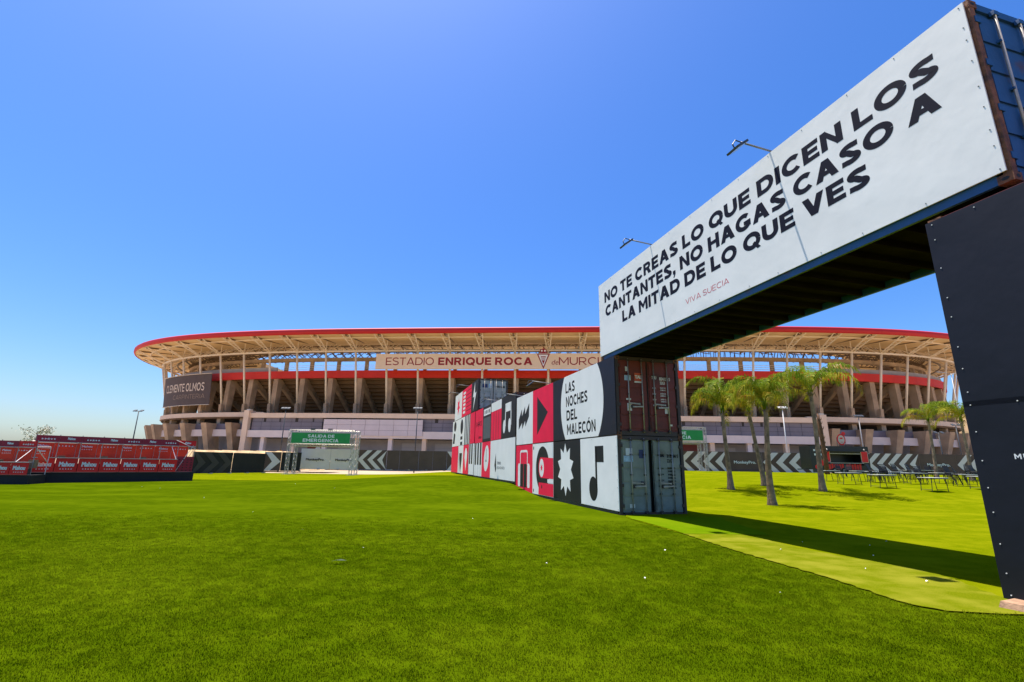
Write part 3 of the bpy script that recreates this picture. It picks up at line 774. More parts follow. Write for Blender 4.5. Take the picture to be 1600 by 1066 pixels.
def container(label, xr, yr, z, L, H, paint, frame, door_paint=None, gap=0.0, detail=True, rods=ROD):
    c = empty('shipping_container', row_pt(xr, yr, z), PSI)
    tag(c, label, 'container')
    door_paint = door_paint or paint
    # frame: corner posts, rails, castings
    for x in (0, CW - 0.10):
        for y in (0, L - 0.10):
            box('corner_post', frame, c, x, x + 0.10, y, y + 0.10, 0.118, H - 0.118)
    for x in (0.012, CW - 0.072):
        box('bottom_rail', frame, c, x, x + 0.06, 0.178, L - 0.178, 0.015, 0.165)
        box('top_rail', frame, c, x, x + 0.06, 0.178, L - 0.178, H - 0.10, H - 0.012)
    for y in (0.012, L - 0.092):
        box('end_sill', frame, c, 0.165, CW - 0.165, y, y + 0.08, 0.015, 0.16)
        box('end_header', frame, c, 0.165, CW - 0.165, y, y + 0.08, H - 0.125, H - 0.008)
    for x in (-0.005, CW - 0.157):
        for y in (-0.005, L - 0.173):
            for z0 in (0, H - 0.118):
                k = box('corner_casting', RUST if frame is not BLUEG_C else frame, c, x, x + 0.162, y, y + 0.178, z0, z0 + 0.118)
                if y < 0:
                    e = ell(x + 0.081, z0 + 0.059, 0.04, 0.026, 10)
                    print_uv('casting_hole', [e], lambda u, v, o: (u, -0.008, v), RUBBER, k)
                    if x < 0:
                        e = ell(y + 0.089, z0 + 0.059, 0.045, 0.026, 10)
                        print_uv('casting_hole', [e], lambda u, v, o: (-0.008, u, v), RUBBER, k)
    # corrugated side walls and far end
    def corr(x, n_per, depth):
        pts = []; y = 0.10; p = (L - 0.20)/n_per
        for i in range(n_per):
            for f, d in ((0, 0), (.25, 0), (.42, depth), (.75, depth), (.92, 0)):
                pts.append((y + p*(i + f), x + d))
        pts.append((L - 0.10, x))
        b = MB(); m_ = len(pts)
        for yy, xx in pts: b.v += [(xx, yy, 0.165), (xx, yy, H - 0.10)]
        for i in range(m_ - 1): b.f.append((2*i, 2*i + 2, 2*i + 3, 2*i + 1))
        return b.build('side_wall', paint, c)
    npn = max(8, int(L/0.28))
    corr(0.03, npn, 0.036); corr(CW - 0.066, npn, 0.036)
    box('end_wall', paint, c, 0.10, CW - 0.10, L - 0.06, L - 0.03, 0.16, H - 0.12)
    b = MB(); b.box(0.075, CW - 0.075, 0.095, L - 0.095, H - 0.03, H - 0.014); b.build('roof_panel', paint, c)
    box('floor', UNDER, c, 0.075, CW - 0.075, 0.10, L - 0.10, 0.166, 0.20)
    nb = int(L/0.5)
    for i in range(1, nb):
        y = L*i/nb
        box('crossmember', UNDER, c, 0.075, CW - 0.075, y - 0.03, y + 0.03, 0.035, 0.163)
    # doors on the near end
    x0, x1 = 0.105, CW - 0.105; z0, z1 = 0.165, H - 0.13
    mid = (x0 + x1)/2
    for si, (a, d) in enumerate(((x0, mid - 0.008 - gap/2), (mid + 0.008 + gap/2, x1))):
        dr = box('door', door_paint, c, a, d, 0.045, 0.085, z0, z1)
        np_ = 5; hh = (z1 - z0 - 0.10)/np_
        for k in range(np_):
            box('door_panel', door_paint, dr, a + 0.06, d - 0.06, 0.022, 0.047, z0 + 0.05 + k*hh + 0.03, z0 + 0.05 + (k+1)*hh - 0.03)
        for (gx0, gx1) in ((a, a + 0.02), (d - 0.02, d)):
            box('door_gasket', RUBBER, dr, gx0, gx1, 0.036, 0.0445, z0 + 0.01, z1 - 0.01)
        wdt = d - a
        for f in ((0.33, 0.80) if si == 0 else (0.20, 0.67)):
            x = a + wdt*f
            b = MB(); b.tube((x, -0.018, z0 - 0.05), (x, -0.018, z1 + 0.05), 0.021, 8)
            lr = b.build('lock_rod', rods, dr, True)
            for zz in (z0 - 0.03, z1 - 0.04):
                box('cam_keeper', frame, lr, x - 0.05, x + 0.05, -0.045, 0.015, zz, zz + 0.07)
            for zz in (z0 + 0.55, (z0 + z1)/2, z1 - 0.5):
                box('rod_guide', frame, lr, x - 0.04, x + 0.04, -0.034, 0.024, zz, zz + 0.035)
            hz = 0.98 + (0.10 if f < 0.5 else 0)
            sgn = 1 if f < 0.5 else -1
            b = MB(); b.beam((x, -0.042, hz), (x + sgn*0.40, -0.042, hz - 0.02), 0.02, 0.045); b.build('handle', rods, lr)
            box('handle_catch', frame, dr, x + sgn*0.40 - 0.04, x + sgn*0.40 + 0.04, -0.03, 0.024, hz - 0.07, hz + 0.04)
        hx = a if si == 0 else d
        for k in range(4):
            zz = z0 + 0.2 + k*(z1 - z0 - 0.4)/3
            box('hinge', frame, dr, hx - 0.055, hx + 0.055, -0.012, 0.04, zz - 0.05, zz + 0.05)
    return c
def end_print(parent, name, shapes, material, o=0.0):
    return print_uv(name, shapes, lambda u, v, o_: (u, 0.018 - o_, v), material, parent, o)

class Face:
    """printed sheets screwed on the long left face; u runs from the far end to the near end"""
    def __init__(s, c, L): s.c = c; s.L = L
    def pl(s, u, v, o): return (-0.036 - o, s.L - u, v)
    def panel(s, u0, u1, v0, v1, material, name='banner_panel', label=None):
        o = box(name, material, s.c, -0.035, -0.014, s.L - u1 + 0.004, s.L - u0 - 0.004, v0, v1)
        if label: o['label'] = label
        return o
    def pr(s, parent, name, shapes, material, layer=1):
        return print_uv(name, shapes, s.pl, material, parent, 0.0009*layer)
    def screws(s, u0, u1, v0, v1, du, material):
        b = MB()
        n = int((u1 - u0)/du)
        for i in range(n + 1):
            u = u0 + 0.06 + (u1 - u0 - 0.12)*i/n
            for v in (v0 + 0.05, v1 - 0.05):
                y = s.L - u + random.uniform(-.09, .09)*(0 < i < n); b.tube((-0.036, y, v), (-0.042, y, v), 0.008, 6)
        m_ = max(3, int((v1 - v0)/0.32))
        for i in range(1, m_):
            v = v0 + (v1 - v0)*i/m_ + random.uniform(-.08, .08)
            for u in (u0 + 0.06, u1 - 0.06):
                y = s.L - u; b.tube((-0.036, y, v), (-0.042, y, v), 0.008, 6)
        o = b.build('screws', material, s.c); o['kind'] = 'stuff'

L40 = 12.192
# near stack, lower
HA = 2.591
c1 = container('blue grey container with doors ajar, bottom of the stack under the bridge end', FACE, 14.768, -0.09, L40, HA, BLUEG_C, DARK_C, BLUEG_C, gap=0.11)
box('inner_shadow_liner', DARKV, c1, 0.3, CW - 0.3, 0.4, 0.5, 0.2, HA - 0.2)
fa = Face(c1, L40); w = L40/4; vb, vt = 0.20, HA - 0.012
p = fa.panel(0, w, vb, vt, P_RED)
fa.pr(p, 'printed_shape', [poly((0.80,1.55),(0.80,2.15),(0.86,2.27),(1.0,2.32),(2.0,2.32),(2.14,2.27),(2.20,2.15),(2.20,1.55),(2.10,1.55),(2.10,2.12),(2.02,2.20),(0.98,2.20),(0.90,2.12),(0.90,1.55))], P_WHITE)
for (a_, b_) in ((0.42, 0.85), (2.15, 2.58)):
    fa.pr(p, 'printed_shape', [poly((a_+.06,0.42),(b_-.06,0.42),(b_,0.50),(b_,1.50),(b_-.1,1.62),(a_+.1,1.62),(a_,1.50),(a_,0.50))], P_WHITE)
for (a_, b_) in ((0.87, 1.42), (1.50, 2.05)):
    fa.pr(p, 'printed_shape', [rect(a_, b_, 0.42, 1.60)], P_BLACK)
p = fa.panel(w, 2*w, vb, vt, P_WHITE)
fa.pr(p, 'printed_shape', [poly(*clipv([(w + 1.55 + 0.98*math.cos(t), 1.38 + 1.05*math.sin(t)) for t in np.linspace(0, 6.2832, 48)[:-1]], 0.2, 2.6))], P_BLACK, 1)
fa.pr(p, 'printed_shape', [poly((w+1.10,1.95-.15),(w+1.25,1.92),(2*w-.02,1.88),(2*w-.02,0.98),(w+1.3,0.98),(w+1.12,1.08),(w+1.0,1.3),(w+1.0,1.6)), poly((w+0.95,0.215),(2*w-.02,0.215),(2*w-.02,0.76),(w+1.0,0.76))], P_RED, 2)
q_ = fa.pr(p, 'printed_shape', [ell(w+1.42, 1.44, 0.34, 0.42, 28), rect(w+2.25, 2*w-.02, 0.79, 0.95)], P_WHITE, 3)
fa.pr(p, 'printed_shape', [star(w+1.42, 1.44, 0.20, 0.09, 8)], P_RED, 4)
fa.pr(p, 'printed_shape', [ell(w+1.45, 0.58, 0.07, 0.08, 12), ell(w+0.18, 2.38, 0.06, 0.09, 10), ell(w+0.18, 0.36, 0.06, 0.08, 10)], P_BLACK, 4)
p = fa.panel(2*w, 3*w, vb, vt, P_BLACK)
fa.pr(p, 'printed_star', [star(2*w + 1.45, 1.42, 1.06, 0.70, 10, 0.86)], P_WHITE)
p = fa.panel(3*w, 4*w, vb, vt, P_WHITE)
fa.pr(p, 'printed_note', [ell(3*w + 1.12, 0.80, 0.36, 0.42, 30), rect(3*w + 1.32, 3*w + 1.47, 0.8, 2.28), rect(3*w + 1.32, 3*w + 2.02, 1.72, 2.28)], P_BLACK)
fa.screws(0, L40, vb, vt, 1.0, LAMPM)
# stickers and markings on the lower doors
end_print(c1, 'sticker', [rect(0.28, 0.52, 1.95, 2.18)], T_WHITE)
end_print(c1, 'sticker', [rect(0.20, 0.54, 1.74, 1.93)], mat('pale_blue_sticker', (0.42, 0.56, 0.66), 0.5, 0.2, 14), 0.001)
end_print(c1, 'sticker', [rect(0.76, 0.92, 1.86, 2.14)], mat('navy_sticker', (0.02, 0.035, 0.12), 0.5, 0.3, 20))
end_print(c1, 'sticker', [rect(0.36, 0.54, 0.30, 0.42)], TABLE_W)
end_print(c1, 'lettering', [text_uv('TGHU', 1.50, 1.92, 0.20, 0.09, 0.03), text_uv('315266 5', 1.80, 1.90, 0.44, 0.11, 0.02), text_uv('22G1', 1.80, 1.74, 0.24, 0.11, 0.02)]
          + [text_uv('MAX GW', 1.44, 1.52 - 0.19*k, 0.22, 0.05, 0.02) for k in range(4)] + [text_uv('30480 KG', 1.80, 1.53 - 0.105*k, 0.30, 0.06, 0.02) for k in range(7)], T_BLACK)
# near stack, upper
HBx = 2.70
c2 = container('oxide red container with white stencilled doors, directly beneath the white bridge banner', FACE, 14.768, 2.501, L40, HBx, RED_C, DARK_C)
fb = Face(c2, L40); vb, vt = 0.03, HBx - 0.012
p = fb.panel(0, w, vb, vt, P_WHITE)
zig = [(0.45,0.85),(0.45,1.42),(1.05,1.95),(1.08,1.55),(1.65,2.05),(1.68,1.62),(2.42,2.15),(2.38,1.45),(1.72,0.95),(1.68,1.28),(1.15,0.85),(1.10,1.20)]
fb.pr(p, 'printed_shape', [poly(*zig)], P_BLACK)
p = fb.panel(w, 2*w, vb, vt, P_RED)
fb.pr(p, 'printed_triangle', [poly((w+0.72,0.42),(w+0.72,2.30),(w+2.32,1.40))], P_BLACK)
p = fb.panel(2*w, 4*w, vb, vt, P_NAVY)
cu_ = L40 - (17.77 - 14.768); cz = 3.90 - 2.501
fb.pr(p, 'printed_circle', [poly(*clipv([(cu_ + 2.10*math.cos(t), cz + 2.10*math.sin(t)) for t in np.linspace(0, 6.2832, 73)[:-1]], vb + .002, vt - .002))], P_WHITE)
ub = L40 - (19.30 - 14.768)
for s_, v_, wd in (('LAS', 4.46, 1.02), ('NOCHES', 3.88, 2.22), ('DEL', 3.30, 1.14), ('MALEC\u00d3N', 2.72, 2.80)):
    fb.pr(p, 'lettering', [caps(s_, ub + 0.07*(4.46 - v_), v_ - 2.501, wd, 0.43, 0.22, 0.13)], T_BLACK, 2)
fb.screws(0, L40, vb, vt, 1.0, LAMPM)
end_print(c2, 'sticker', [rect(0.72, 1.02, 1.86, 2.14)], mat('orange_red_plate', (0.62, 0.085, 0.02), 0.5, 0.1, 5))
end_print(c2, 'lettering', [text_uv('TAL', 0.74, 1.94, 0.26, 0.12, 0.04)], T_WHITE, 0.002)
end_print(c2, 'sticker', [rect(0.72, 1.02, 1.80, 1.85)], T_WHITE)
end_print(c2, 'sticker', [rect(0.34, 0.58, 1.86, 2.04)], mat('pale_blue_sticker', (0.42, 0.56, 0.66), 0.5, 0.2, 14))
end_print(c2, 'sticker', [rect(0.38, 0.50, 2.18, 2.34), rect(0.38, 0.56, 1.19, 1.25), rect(0.41, 0.58, 0.83, 1.08), rect(1.84, 1.96, 0.78, 0.97), rect(2.0, 2.1, 0.36, 0.42)], TABLE_W)
end_print(c2, 'lettering', [text_uv('TRIU', 1.38, 1.96, 0.19, 0.11, 0.02), text_uv('834125 5', 1.69, 1.93, 0.42, 0.11, 0.02), text_uv('22G1', 1.70, 1.79, 0.20, 0.10, 0.02)]
          + [text_uv('MAX', 1.40, 1.62 - 0.2*k, 0.13, 0.05, 0.01) for k in range(4)] + [text_uv('30480 KG', 1.70, 1.64 - 0.2*k - 0.075*j, 0.22, 0.05, 0.01) for k in range(4) for j in range(2)], T_WHITE)
# bridge
ZB = 5.204
HBR = 2.896
c3 = container('rusty blue container laid as a bridge, its long white banner carrying a song quote', FACE, 3.637, ZB, L40, HBR, BLUE_C, BLUE_C)
for o in c3.children:
    if o.name.startswith('corner_post'): o.data.materials[0] = RUST
fc = Face(c3, L40); vb, vt = 0.15, 2.88
p = fc.panel(0.02, L40 - 0.04, vb, vt, P_WHITE)
yu = lambda Y: L40 - (Y - 3.637)
for s_, Ya, Yb, z_ in (('NO TE CREAS LO QUE DICEN LOS', 15.34, 4.12, 7.265), ('CANTANTES, NO HAGAS CASO A', 15.29, 4.19, 6.725), ('LA MITAD DE LO QUE VES', 14.06, 5.37, 6.185)):
    fc.pr(p, 'lettering', [caps(s_, yu(Ya), z_ - ZB, Ya - Yb, 0.390, 0.270, 0.10)], T_NAVY, 1)
fc.pr(p, 'lettering', [caps('VIVA SUECIA', yu(10.58), 5.70 - ZB, 1.68, 0.145, 0.10, 0.16)], T_RED, 1)
fc.screws(0.02, L40 - 0.04, vb, vt, 0.9, LAMPM)
end_print(c3, 'sticker', [rect(1.30, 1.75, 1.35, 1.72)], mat('pale_blue_sticker', (0.42, 0.56, 0.66), 0.5, 0.2, 14))
# black tower beside the camera
L20 = 6.058
TX, TY = FACE - 0.112, 4.625 - L20
c4 = container('black clad container, lower half of the dark tower holding the bridge', TX, TY, -0.10, L20, HA, RED_C, RED_C, detail=False)
f4 = Face(c4, L20)
p = f4.panel(-0.03, L20, 0.16, HA - 0.05, P_NAVY)
f4.pr(p, 'lettering', [caps('MURCIA', L20 - (4.625 - TY) + 0.40, 1.80, 0.42, 0.062, 0.24, 0.3)], T_WHITE)
f4.screws(0, L20, 0.16, HA - 0.05, 0.5, TABLE_W)
c5 = container('black clad container, upper half of the dark tower holding the bridge', TX, TY, 2.492, L20, HA, RED_C, RED_C, detail=False)
f5 = Face(c5, L20)
p = f5.panel(-0.03, L20, -0.12, HA - 0.04, P_NAVY)
f5.screws(0, L20, 0.02, HA - 0.04, 0.6, TABLE_W)
# second stack
YS2 = 27.20
c6 = container('container with white sponsor sheet, ellipse and piano keys, bottom of the middle stack', FACE, YS2, 0.42, L40, 2.59, GREY_C, DARK_C)
f6 = Face(c6, L40); vb, vt = 0.12, 2.58
uy = lambda Y: L40 - (Y - YS2)
p = f6.panel(uy(33.55), L40, vb, vt, P_WHITE)
f6.pr(p, 'printed_emblem', [poly((uy(32.25),0.95),(uy(31.9),1.75),(uy(31.75),0.75),(uy(31.9),0.55)), poly((uy(32.25),1.05),(uy(31.95),0.5),(uy(31.75),0.7))], P_BLACK)
f6.pr(p, 'lettering', [caps('TURISMO', uy(31.55), 1.02, 1.05, 0.17, 0.2), caps('REGION DE MURCIA', uy(31.55), 0.74, 2.0, 0.15, 0.13)], T_BLACK)
p = f6.panel(uy(36.4), uy(33.55), vb, vt, P_RED)
f6.pr(p, 'printed_ellipse', [ell(uy(34.85), 1.42, 0.75, 0.95, 32, -0.5)], P_WHITE)
f6.pr(p, 'printed_shape', [rect(uy(34.93), uy(34.82), 1.35, 2.1), ell(uy(34.9), 1.25, 0.16, 0.1, 12)], P_BLACK, 2)
p = f6.panel(0, uy(36.4), vb, vt, P_WHITE)
for k in range(3):
    a_ = 0.25 + k*0.98
    f6.pr(p, 'printed_key', [rect(a_, a_ + 0.55, 0.95, vt - .005)], P_BLACK)
    f6.pr(p, 'printed_line', [rect(a_ + 0.25, a_ + 0.29, vb + .01, 0.95)], P_GREY)
c7 = container('container with double note, red stripes and speaker print, top of the middle stack', FACE, YS2, 3.01, L40, 2.60, DARK_C, DARK_C)
f7 = Face(c7, L40); vt = 2.59; vb = 0.02
p = f7.panel(uy(30.6), L40, vb, vt, P_BLACK)
ua = uy(30.6)
f7.pr(p, 'printed_note', [ell(ua + 0.75, 0.75, 0.30, 0.42, 24), ell(ua + 2.05, 0.75, 0.30, 0.42, 24), rect(ua + 0.95, ua + 1.12, 0.75, 2.15), rect(ua + 2.28, ua + 2.45, 0.75, 2.15), rect(ua + 0.95, ua + 2.45, 1.62, 2.15)], P_WHITE)
p = f7.panel(uy(33.57), uy(30.6), vb, vt, P_RED)
f7.pr(p, 'printed_band', [rect(uy(33.57) + .01, uy(30.6) - .01, 1.98, vt - .004)], P_WHITE)
f7.pr(p, 'printed_line', [rect(uy(33.57) + a_, uy(33.57) + a_ + 0.06, 0.05, 1.98) for a_ in (0.8, 1.5, 2.2)], P_BLACK)
p = f7.panel(uy(36.4), uy(33.57), vb, vt, P_BLACK)
ua = uy(36.4)
f7.pr(p, 'printed_speaker', [rect(ua + 0.25, ua + 2.65, 0.22, 1.75)], P_GREY)
f7.pr(p, 'printed_band', [rect(ua + 0.3, ua + 2.6, 1.92, 2.4)], P_WHITE)
f7.pr(p, 'printed_dot', [ell(ua + 0.7 + 0.5*k, 2.16, 0.13, 0.16, 12) for k in range(4)], P_BLACK, 2)
p = f7.panel(0, uy(36.4), vb, vt, P_RED)
f7.pr(p, 'lettering', [caps('SPACEROSE', 0.25, 1.30, 2.45, 0.34, 0.12), text_uv('directo', 1.5, 0.32, 1.1, 0.22, 0.02)], T_BLACK)
f7.pr(p, 'printed_star', [star(1.5, 1.45, 0.75, 0.07, 4, 0.8)], T_BLACK)
# far stack
YS3 = 39.62
c8 = container('container clad in a heart and a microphone print, bottom of the farthest stack', FACE, YS3, 0.46, L40, 2.59, GREY_C, DARK_C)
f8 = Face(c8, L40); vb, vt = 0.10, 2.58
u8 = lambda Y: L40 - (Y - YS3)
p = f8.panel(u8(41.9), L40, vb, vt, P_WHITE)
for a_ in (0.2, 1.15): f8.pr(p, 'printed_key', [rect(u8(41.9) + a_, u8(41.9) + a_ + 0.55, 0.95, vt - .005)], P_BLACK)
p = f8.panel(u8(44.7), u8(41.9), vb, vt, P_RED)
ua = u8(44.7)
f8.pr(p, 'printed_drop', [poly((ua+1.4,0.35),(ua+0.75,1.5),(ua+0.8,2.0),(ua+1.2,2.3),(ua+1.65,2.25),(ua+2.0,1.9),(ua+1.95,1.4))], P_WHITE)
p = f8.panel(u8(47.6), u8(44.7), vb, vt, P_WHITE)
ua = u8(47.6)
f8.pr(p, 'printed_microphone', [poly((ua+1.4,0.2),(ua+0.75,1.35),(ua+0.7,1.9),(ua+2.2,1.9),(ua+2.15,1.35),(ua+1.6,0.2))], P_BLACK)
p = f8.panel(0, u8(47.6), vb, vt, P_RED)
c9 = container('container clad in upright stripes and a microphone head, middle of the farthest stack', FACE, YS3, 3.05, L40, 2.59, DARK_C, DARK_C)
f9 = Face(c9, L40); vb, vt = 0.02, 2.58
p = f9.panel(u8(41.7), L40, vb, vt, P_RED)
p = f9.panel(u8(44.5), u8(41.7), vb, vt, P_WHITE)
f9.pr(p, 'printed_stripe', [rect(u8(44.5) + a_, u8(44.5) + a_ + 0.42, vb + .005, vt - .005) for a_ in (0.05, 0.8, 1.55, 2.3)], P_BLACK)
p = f9.panel(u8(47.6), u8(44.5), vb, vt, P_WHITE)
ua = u8(47.6)
f9.pr(p, 'printed_microphone', [ell(ua + 1.5, 1.75, 0.75, 0.7, 24), rect(ua + 0.9, ua + 2.1, 0.05, 0.35), rect(ua + 0.9, ua + 2.1, 0.55, 0.85)], P_BLACK)
p = f9.panel(0, u8(47.6), vb, vt, P_WHITE)
f9.pr(p, 'printed_shape', [poly((0.4,0.3),(1.6,0.3),(1.9,1.2),(0.9,1.4)), ell(1.6, 2.0, 0.8, 0.5, 20)], P_BLACK)
YS4 = 38.6
c10 = container('grey container with rusty doors, single one on the third level above the row', FACE, YS4, 5.66, L40, 2.59, GREY_C, DARK_C, GREY_C)
f10 = Face(c10, L40)
u10 = lambda Y: L40 - (Y - YS4)
p = f10.panel(u10(41.6), L40, 0.02, 2.58, P_BLACK)
ua = u10(41.6)
f10.pr(p, 'printed_bolt', [poly((ua+1.5,2.5),(ua+0.7,1.25),(ua+1.35,1.3),(ua+0.9,0.1),(ua+2.2,1.6),(ua+1.55,1.55))], P_WHITE)
p = f10.panel(u10(46.5), u10(41.6), 0.02, 2.58, P_RED)
ua = u10(46.5)
f10.pr(p, 'printed_line', [rect(ua + 2.2, ua + 4.85, 0.4 + 0.36*k, 0.45 + 0.36*k) for k in range(6)], P_BLACK)
f10.pr(p, 'printed_key', [rect(ua + 0.7, ua + 1.9, 0.3 + 0.36*k, 0.52 + 0.36*k) for k in range(6)], P_WHITE)
p = f10.panel(0, u10(46.5), 0.02, 2.58, P_WHITE)
f10.pr(p, 'printed_star', [star(2.2, 1.3, 1.0, 0.45, 7, 0.9)], P_RED)
end_print(c10, 'sticker', [rect(0.30, 0.72, 1.85, 2.15)], mat('navy_sticker', (0.02, 0.035, 0.12), 0.5, 0.3, 20))
end_print(c10, 'sticker', [rect(0.82, 1.08, 1.85, 2.2)], mat('pale_blue_sticker', (0.42, 0.56, 0.66), 0.5, 0.2, 14))
end_print(c10, 'lettering', [text_uv('TCKU 31082', 1.42, 1.90, 0.8, 0.14, 0.02)], T_BLACK)
# timber block under the tower corner
b = MB(); P0 = row_pt(TX - 0.35, 4.25, 0)
tb = empty('timber_block', P0, PSI + 0.15); tag(tb, 'short weathered timber block lying on the turf at the foot of the black tower', 'timber')
b = MB(); b.hexa([(0,0,0),(0.9,0,0),(0.9,.26,0),(0,.26,0)], [(0.03,.02,.085),(0.9,.02,.085),(0.9,.24,.085),(0.03,.24,.085)]); b.build('beam', WOOD, tb)

# floodlights reaching out over the banners
def floodlight(label, yr, z, reach=0.72, s=1.0):
    o = empty('floodlight', row_pt(FACE - 0.02, yr, z), PSI)
    tag(o, label, 'floodlight')
    b = MB(); b.tube((0.25, 0, 0.02), (-reach, 0, 0.10), 0.020*s, 8); b.build('arm', POLEG, o, True)
    box('clamp', LAMPM, o, 0.16, 0.30, -0.05, 0.05, -0.05, 0.06)
    b = MB(); cpt = Vector((-reach - 0.10, 0, -0.02)); d = Vector((-0.80, 0, -0.60)); n_ = Vector((0.60, 0, -0.80))
    b.hexa([cpt - d*.15 + Vector((0,-.17,0)), cpt - d*.15 + Vector((0,.17,0)), cpt + d*.19 + Vector((0,.17,0)), cpt + d*.19 + Vector((0,-.17,0))],
           [q + n_*0.045 for q in (cpt - d*.15 + Vector((0,-.17,0)), cpt - d*.15 + Vector((0,.17,0)), cpt + d*.19 + Vector((0,.17,0)), cpt + d*.19 + Vector((0,-.17,0)))])
    h_ = b.build('lamp_head', LAMPM, o)
    b = MB(); q0 = cpt + n_*0.047
    b.add([q0 - d*.13 + Vector((0,-.14,0)), q0 - d*.13 + Vector((0,.14,0)), q0 + d*.16 + Vector((0,.14,0)), q0 + d*.16 + Vector((0,-.14,0))], [(0,1,2,3)])
    b.build('lens', LAMPG, h_)
    b = MB(); b.path([(-reach, 0, 0.10), (-reach - 0.14, 0, 0.12), (-reach - 0.22, 0, 0.0), cpt + d*0.1], 0.014, 6); b.build('yoke', LAMPM, o)
    return o
floodlight('black floodlight on the bridge top above the word DICEN', 7.32, ZB + HBR + 0.0)
floodlight('black floodlight on the bridge top above the word CREAS', 12.12, ZB + HBR + 0.0)
floodlight('small floodlight on the container edge above the black play triangle', 21.6, 5.22, 0.8)
floodlight('small floodlight above the white zigzag panel', 26.3, 5.22, 0.8)
floodlight('small floodlight above the red striped panel', 32.2, 5.63, 0.8)
floodlight('small floodlight above the guitar print on the third level', 43.4, 8.27, 0.9)
floodlight('small floodlight above the red star print on the third level', 48.6, 8.27, 0.9)

# ------------------------------------------------------------------ fences with printed sheets
def sx(px, Y): return ray_pt(px, 720, Y).x
def line_frame(name, A, B):
    d = Vector((B[0]-A[0], B[1]-A[1], 0)); o = empty(name, (A[0], A[1], 0), math.atan2(d.y, d.x)); return o, d.length
def fence(label, A, B, h, segs, zb=None):
    o, Ln = line_frame('hoarding_fence', A, B); tag(o, label, 'fence')
    z0 = zb if zb is not None else min(ground_z(*A), ground_z(*B)) - 0.02
    o.location.z = z0
    pl = lambda u, v, of: (u, -0.03 - of, v)
    tot = sum(q[0] for q in segs); u = 0.0
    for wd, kind in segs:
        W_ = Ln*wd/tot
        material = {'dark': FABRIC_K, 'brown': FABRIC_B, 'faded': FABRIC_K, 'white': CHEV_W, 'text': FABRIC_B, 'wtext': CHEV_W, '<': FABRIC_B, '>': FABRIC_B}[kind.strip('0123456789')]
        # slightly sagging sheet
        b = MB(); n = max(2, int(W_/0.6)); dz = 0.02
        for i in range(n + 1):
            uu = u + 0.02 + (W_ - 0.04)*i/n
            for v in (dz, h*0.5, h): b.v.append((uu, -0.02 + 0.015*math.sin(i*1.9 + u) + (0.02 if v == h*0.5 else 0), v))
        for i in range(n):
            for j in range(2): b.f.append((3*i+j, 3*i+3+j, 3*i+4+j, 3*i+1+j))
        pnl = b.build('banner', material, o)
        k = kind.strip('0123456789'); cnt = int(kind[len(k):] or 1)
        if k in '<>' or k == 'faded':
            pt = W_/cnt; st = pt*0.52
            for i in range(cnt):
                dep = min(h*0.5, pt*0.95)
                ua = u + i*pt + 0.05
                right = u + W_ - 0.03
                P_ = [(ua + dep, 0.03), (ua, h*.5), (ua + dep, h - .03), (ua + dep + st, h - .03), (ua + st, h*.5), (ua + dep + st, 0.03)]
                P_ = [(min(x, right), y) for x, y in P_]
                if k == '>' or k == 'faded': P_ = [(2*u + W_ - x, y) for x, y in P_]
                print_uv('chevron', [poly(*P_)], pl, CHEV_D if k == 'faded' else CHEV_W, pnl, 0.02)
        if k in ('text', 'wtext'):
            tw_ = min(W_*0.62, 4.2)
            print_uv('lettering', [text_uv('MonkeyPro.', u + (W_ - tw_)/2, h*0.42, tw_, tw_*0.125, 0.02)], pl, T_WHITE if k == 'text' else T_BLACK, pnl, 0.03)
        u += W_
    n = int(Ln/2.4)
    for i in range(n + 1):
        uu = Ln*i/n
        b = MB(); b.tube((uu, 0.05, 0), (uu, 0.05, h + 0.05), 0.03, 6); pp = b.build('post', POLEG, o)
        box('foot', CONC_G, pp, uu - 0.12, uu + 0.12, -0.25, 0.35, -0.02, 0.10)
    return o
FH = 2.65
fence('fence of black mesh sheets with faded chevrons beside the red bar', (sx(300, 57), 57), (sx(414, 66), 66), 2.45, [(3.2, 'faded3'), (3, 'dark')], -0.25)
fence('short fence with one large pale chevron between black sheets, left of the exit gantry', (sx(413, 67), 67), (sx(470, 69), 69), 2.5, [(2.3, '>1'), (2.8, 'dark')], -0.05)
fence('white cladding gates lettered with a firm name behind the exit gantry', (sx(469, 71), 71), (sx(559, 71), 71), 2.85, [(4.2, 'wtext'), (3.9, 'wtext')], 0.2)
fence('fence with three pale arrows, brown sheets and a chevron, ending at the container row', (sx(558, 71), 71), (sx(722, 71), 71), 2.7, [(4.6, '<3'), (2, 'brown'), (3, 'brown'), (2.2, 'brown'), (2.2, 'brown'), (2.4, '>1')], 0.3)
fence('fence of brown sheets and pale arrows behind the palms', (sx(1040, 70), 70), (sx(1292, 70), 70), 2.75, [(9.0, '<5'), (5.2, 'text'), (9.5, '<5')], 0.84)
fence('fence of brown sheets and pale arrows behind the stacked chairs', (sx(1335, 70), 70), (sx(1570, 70), 70), 2.85, [(10.6, '<6'), (6.0, 'text'), (8.0, '<4')], 0.88)

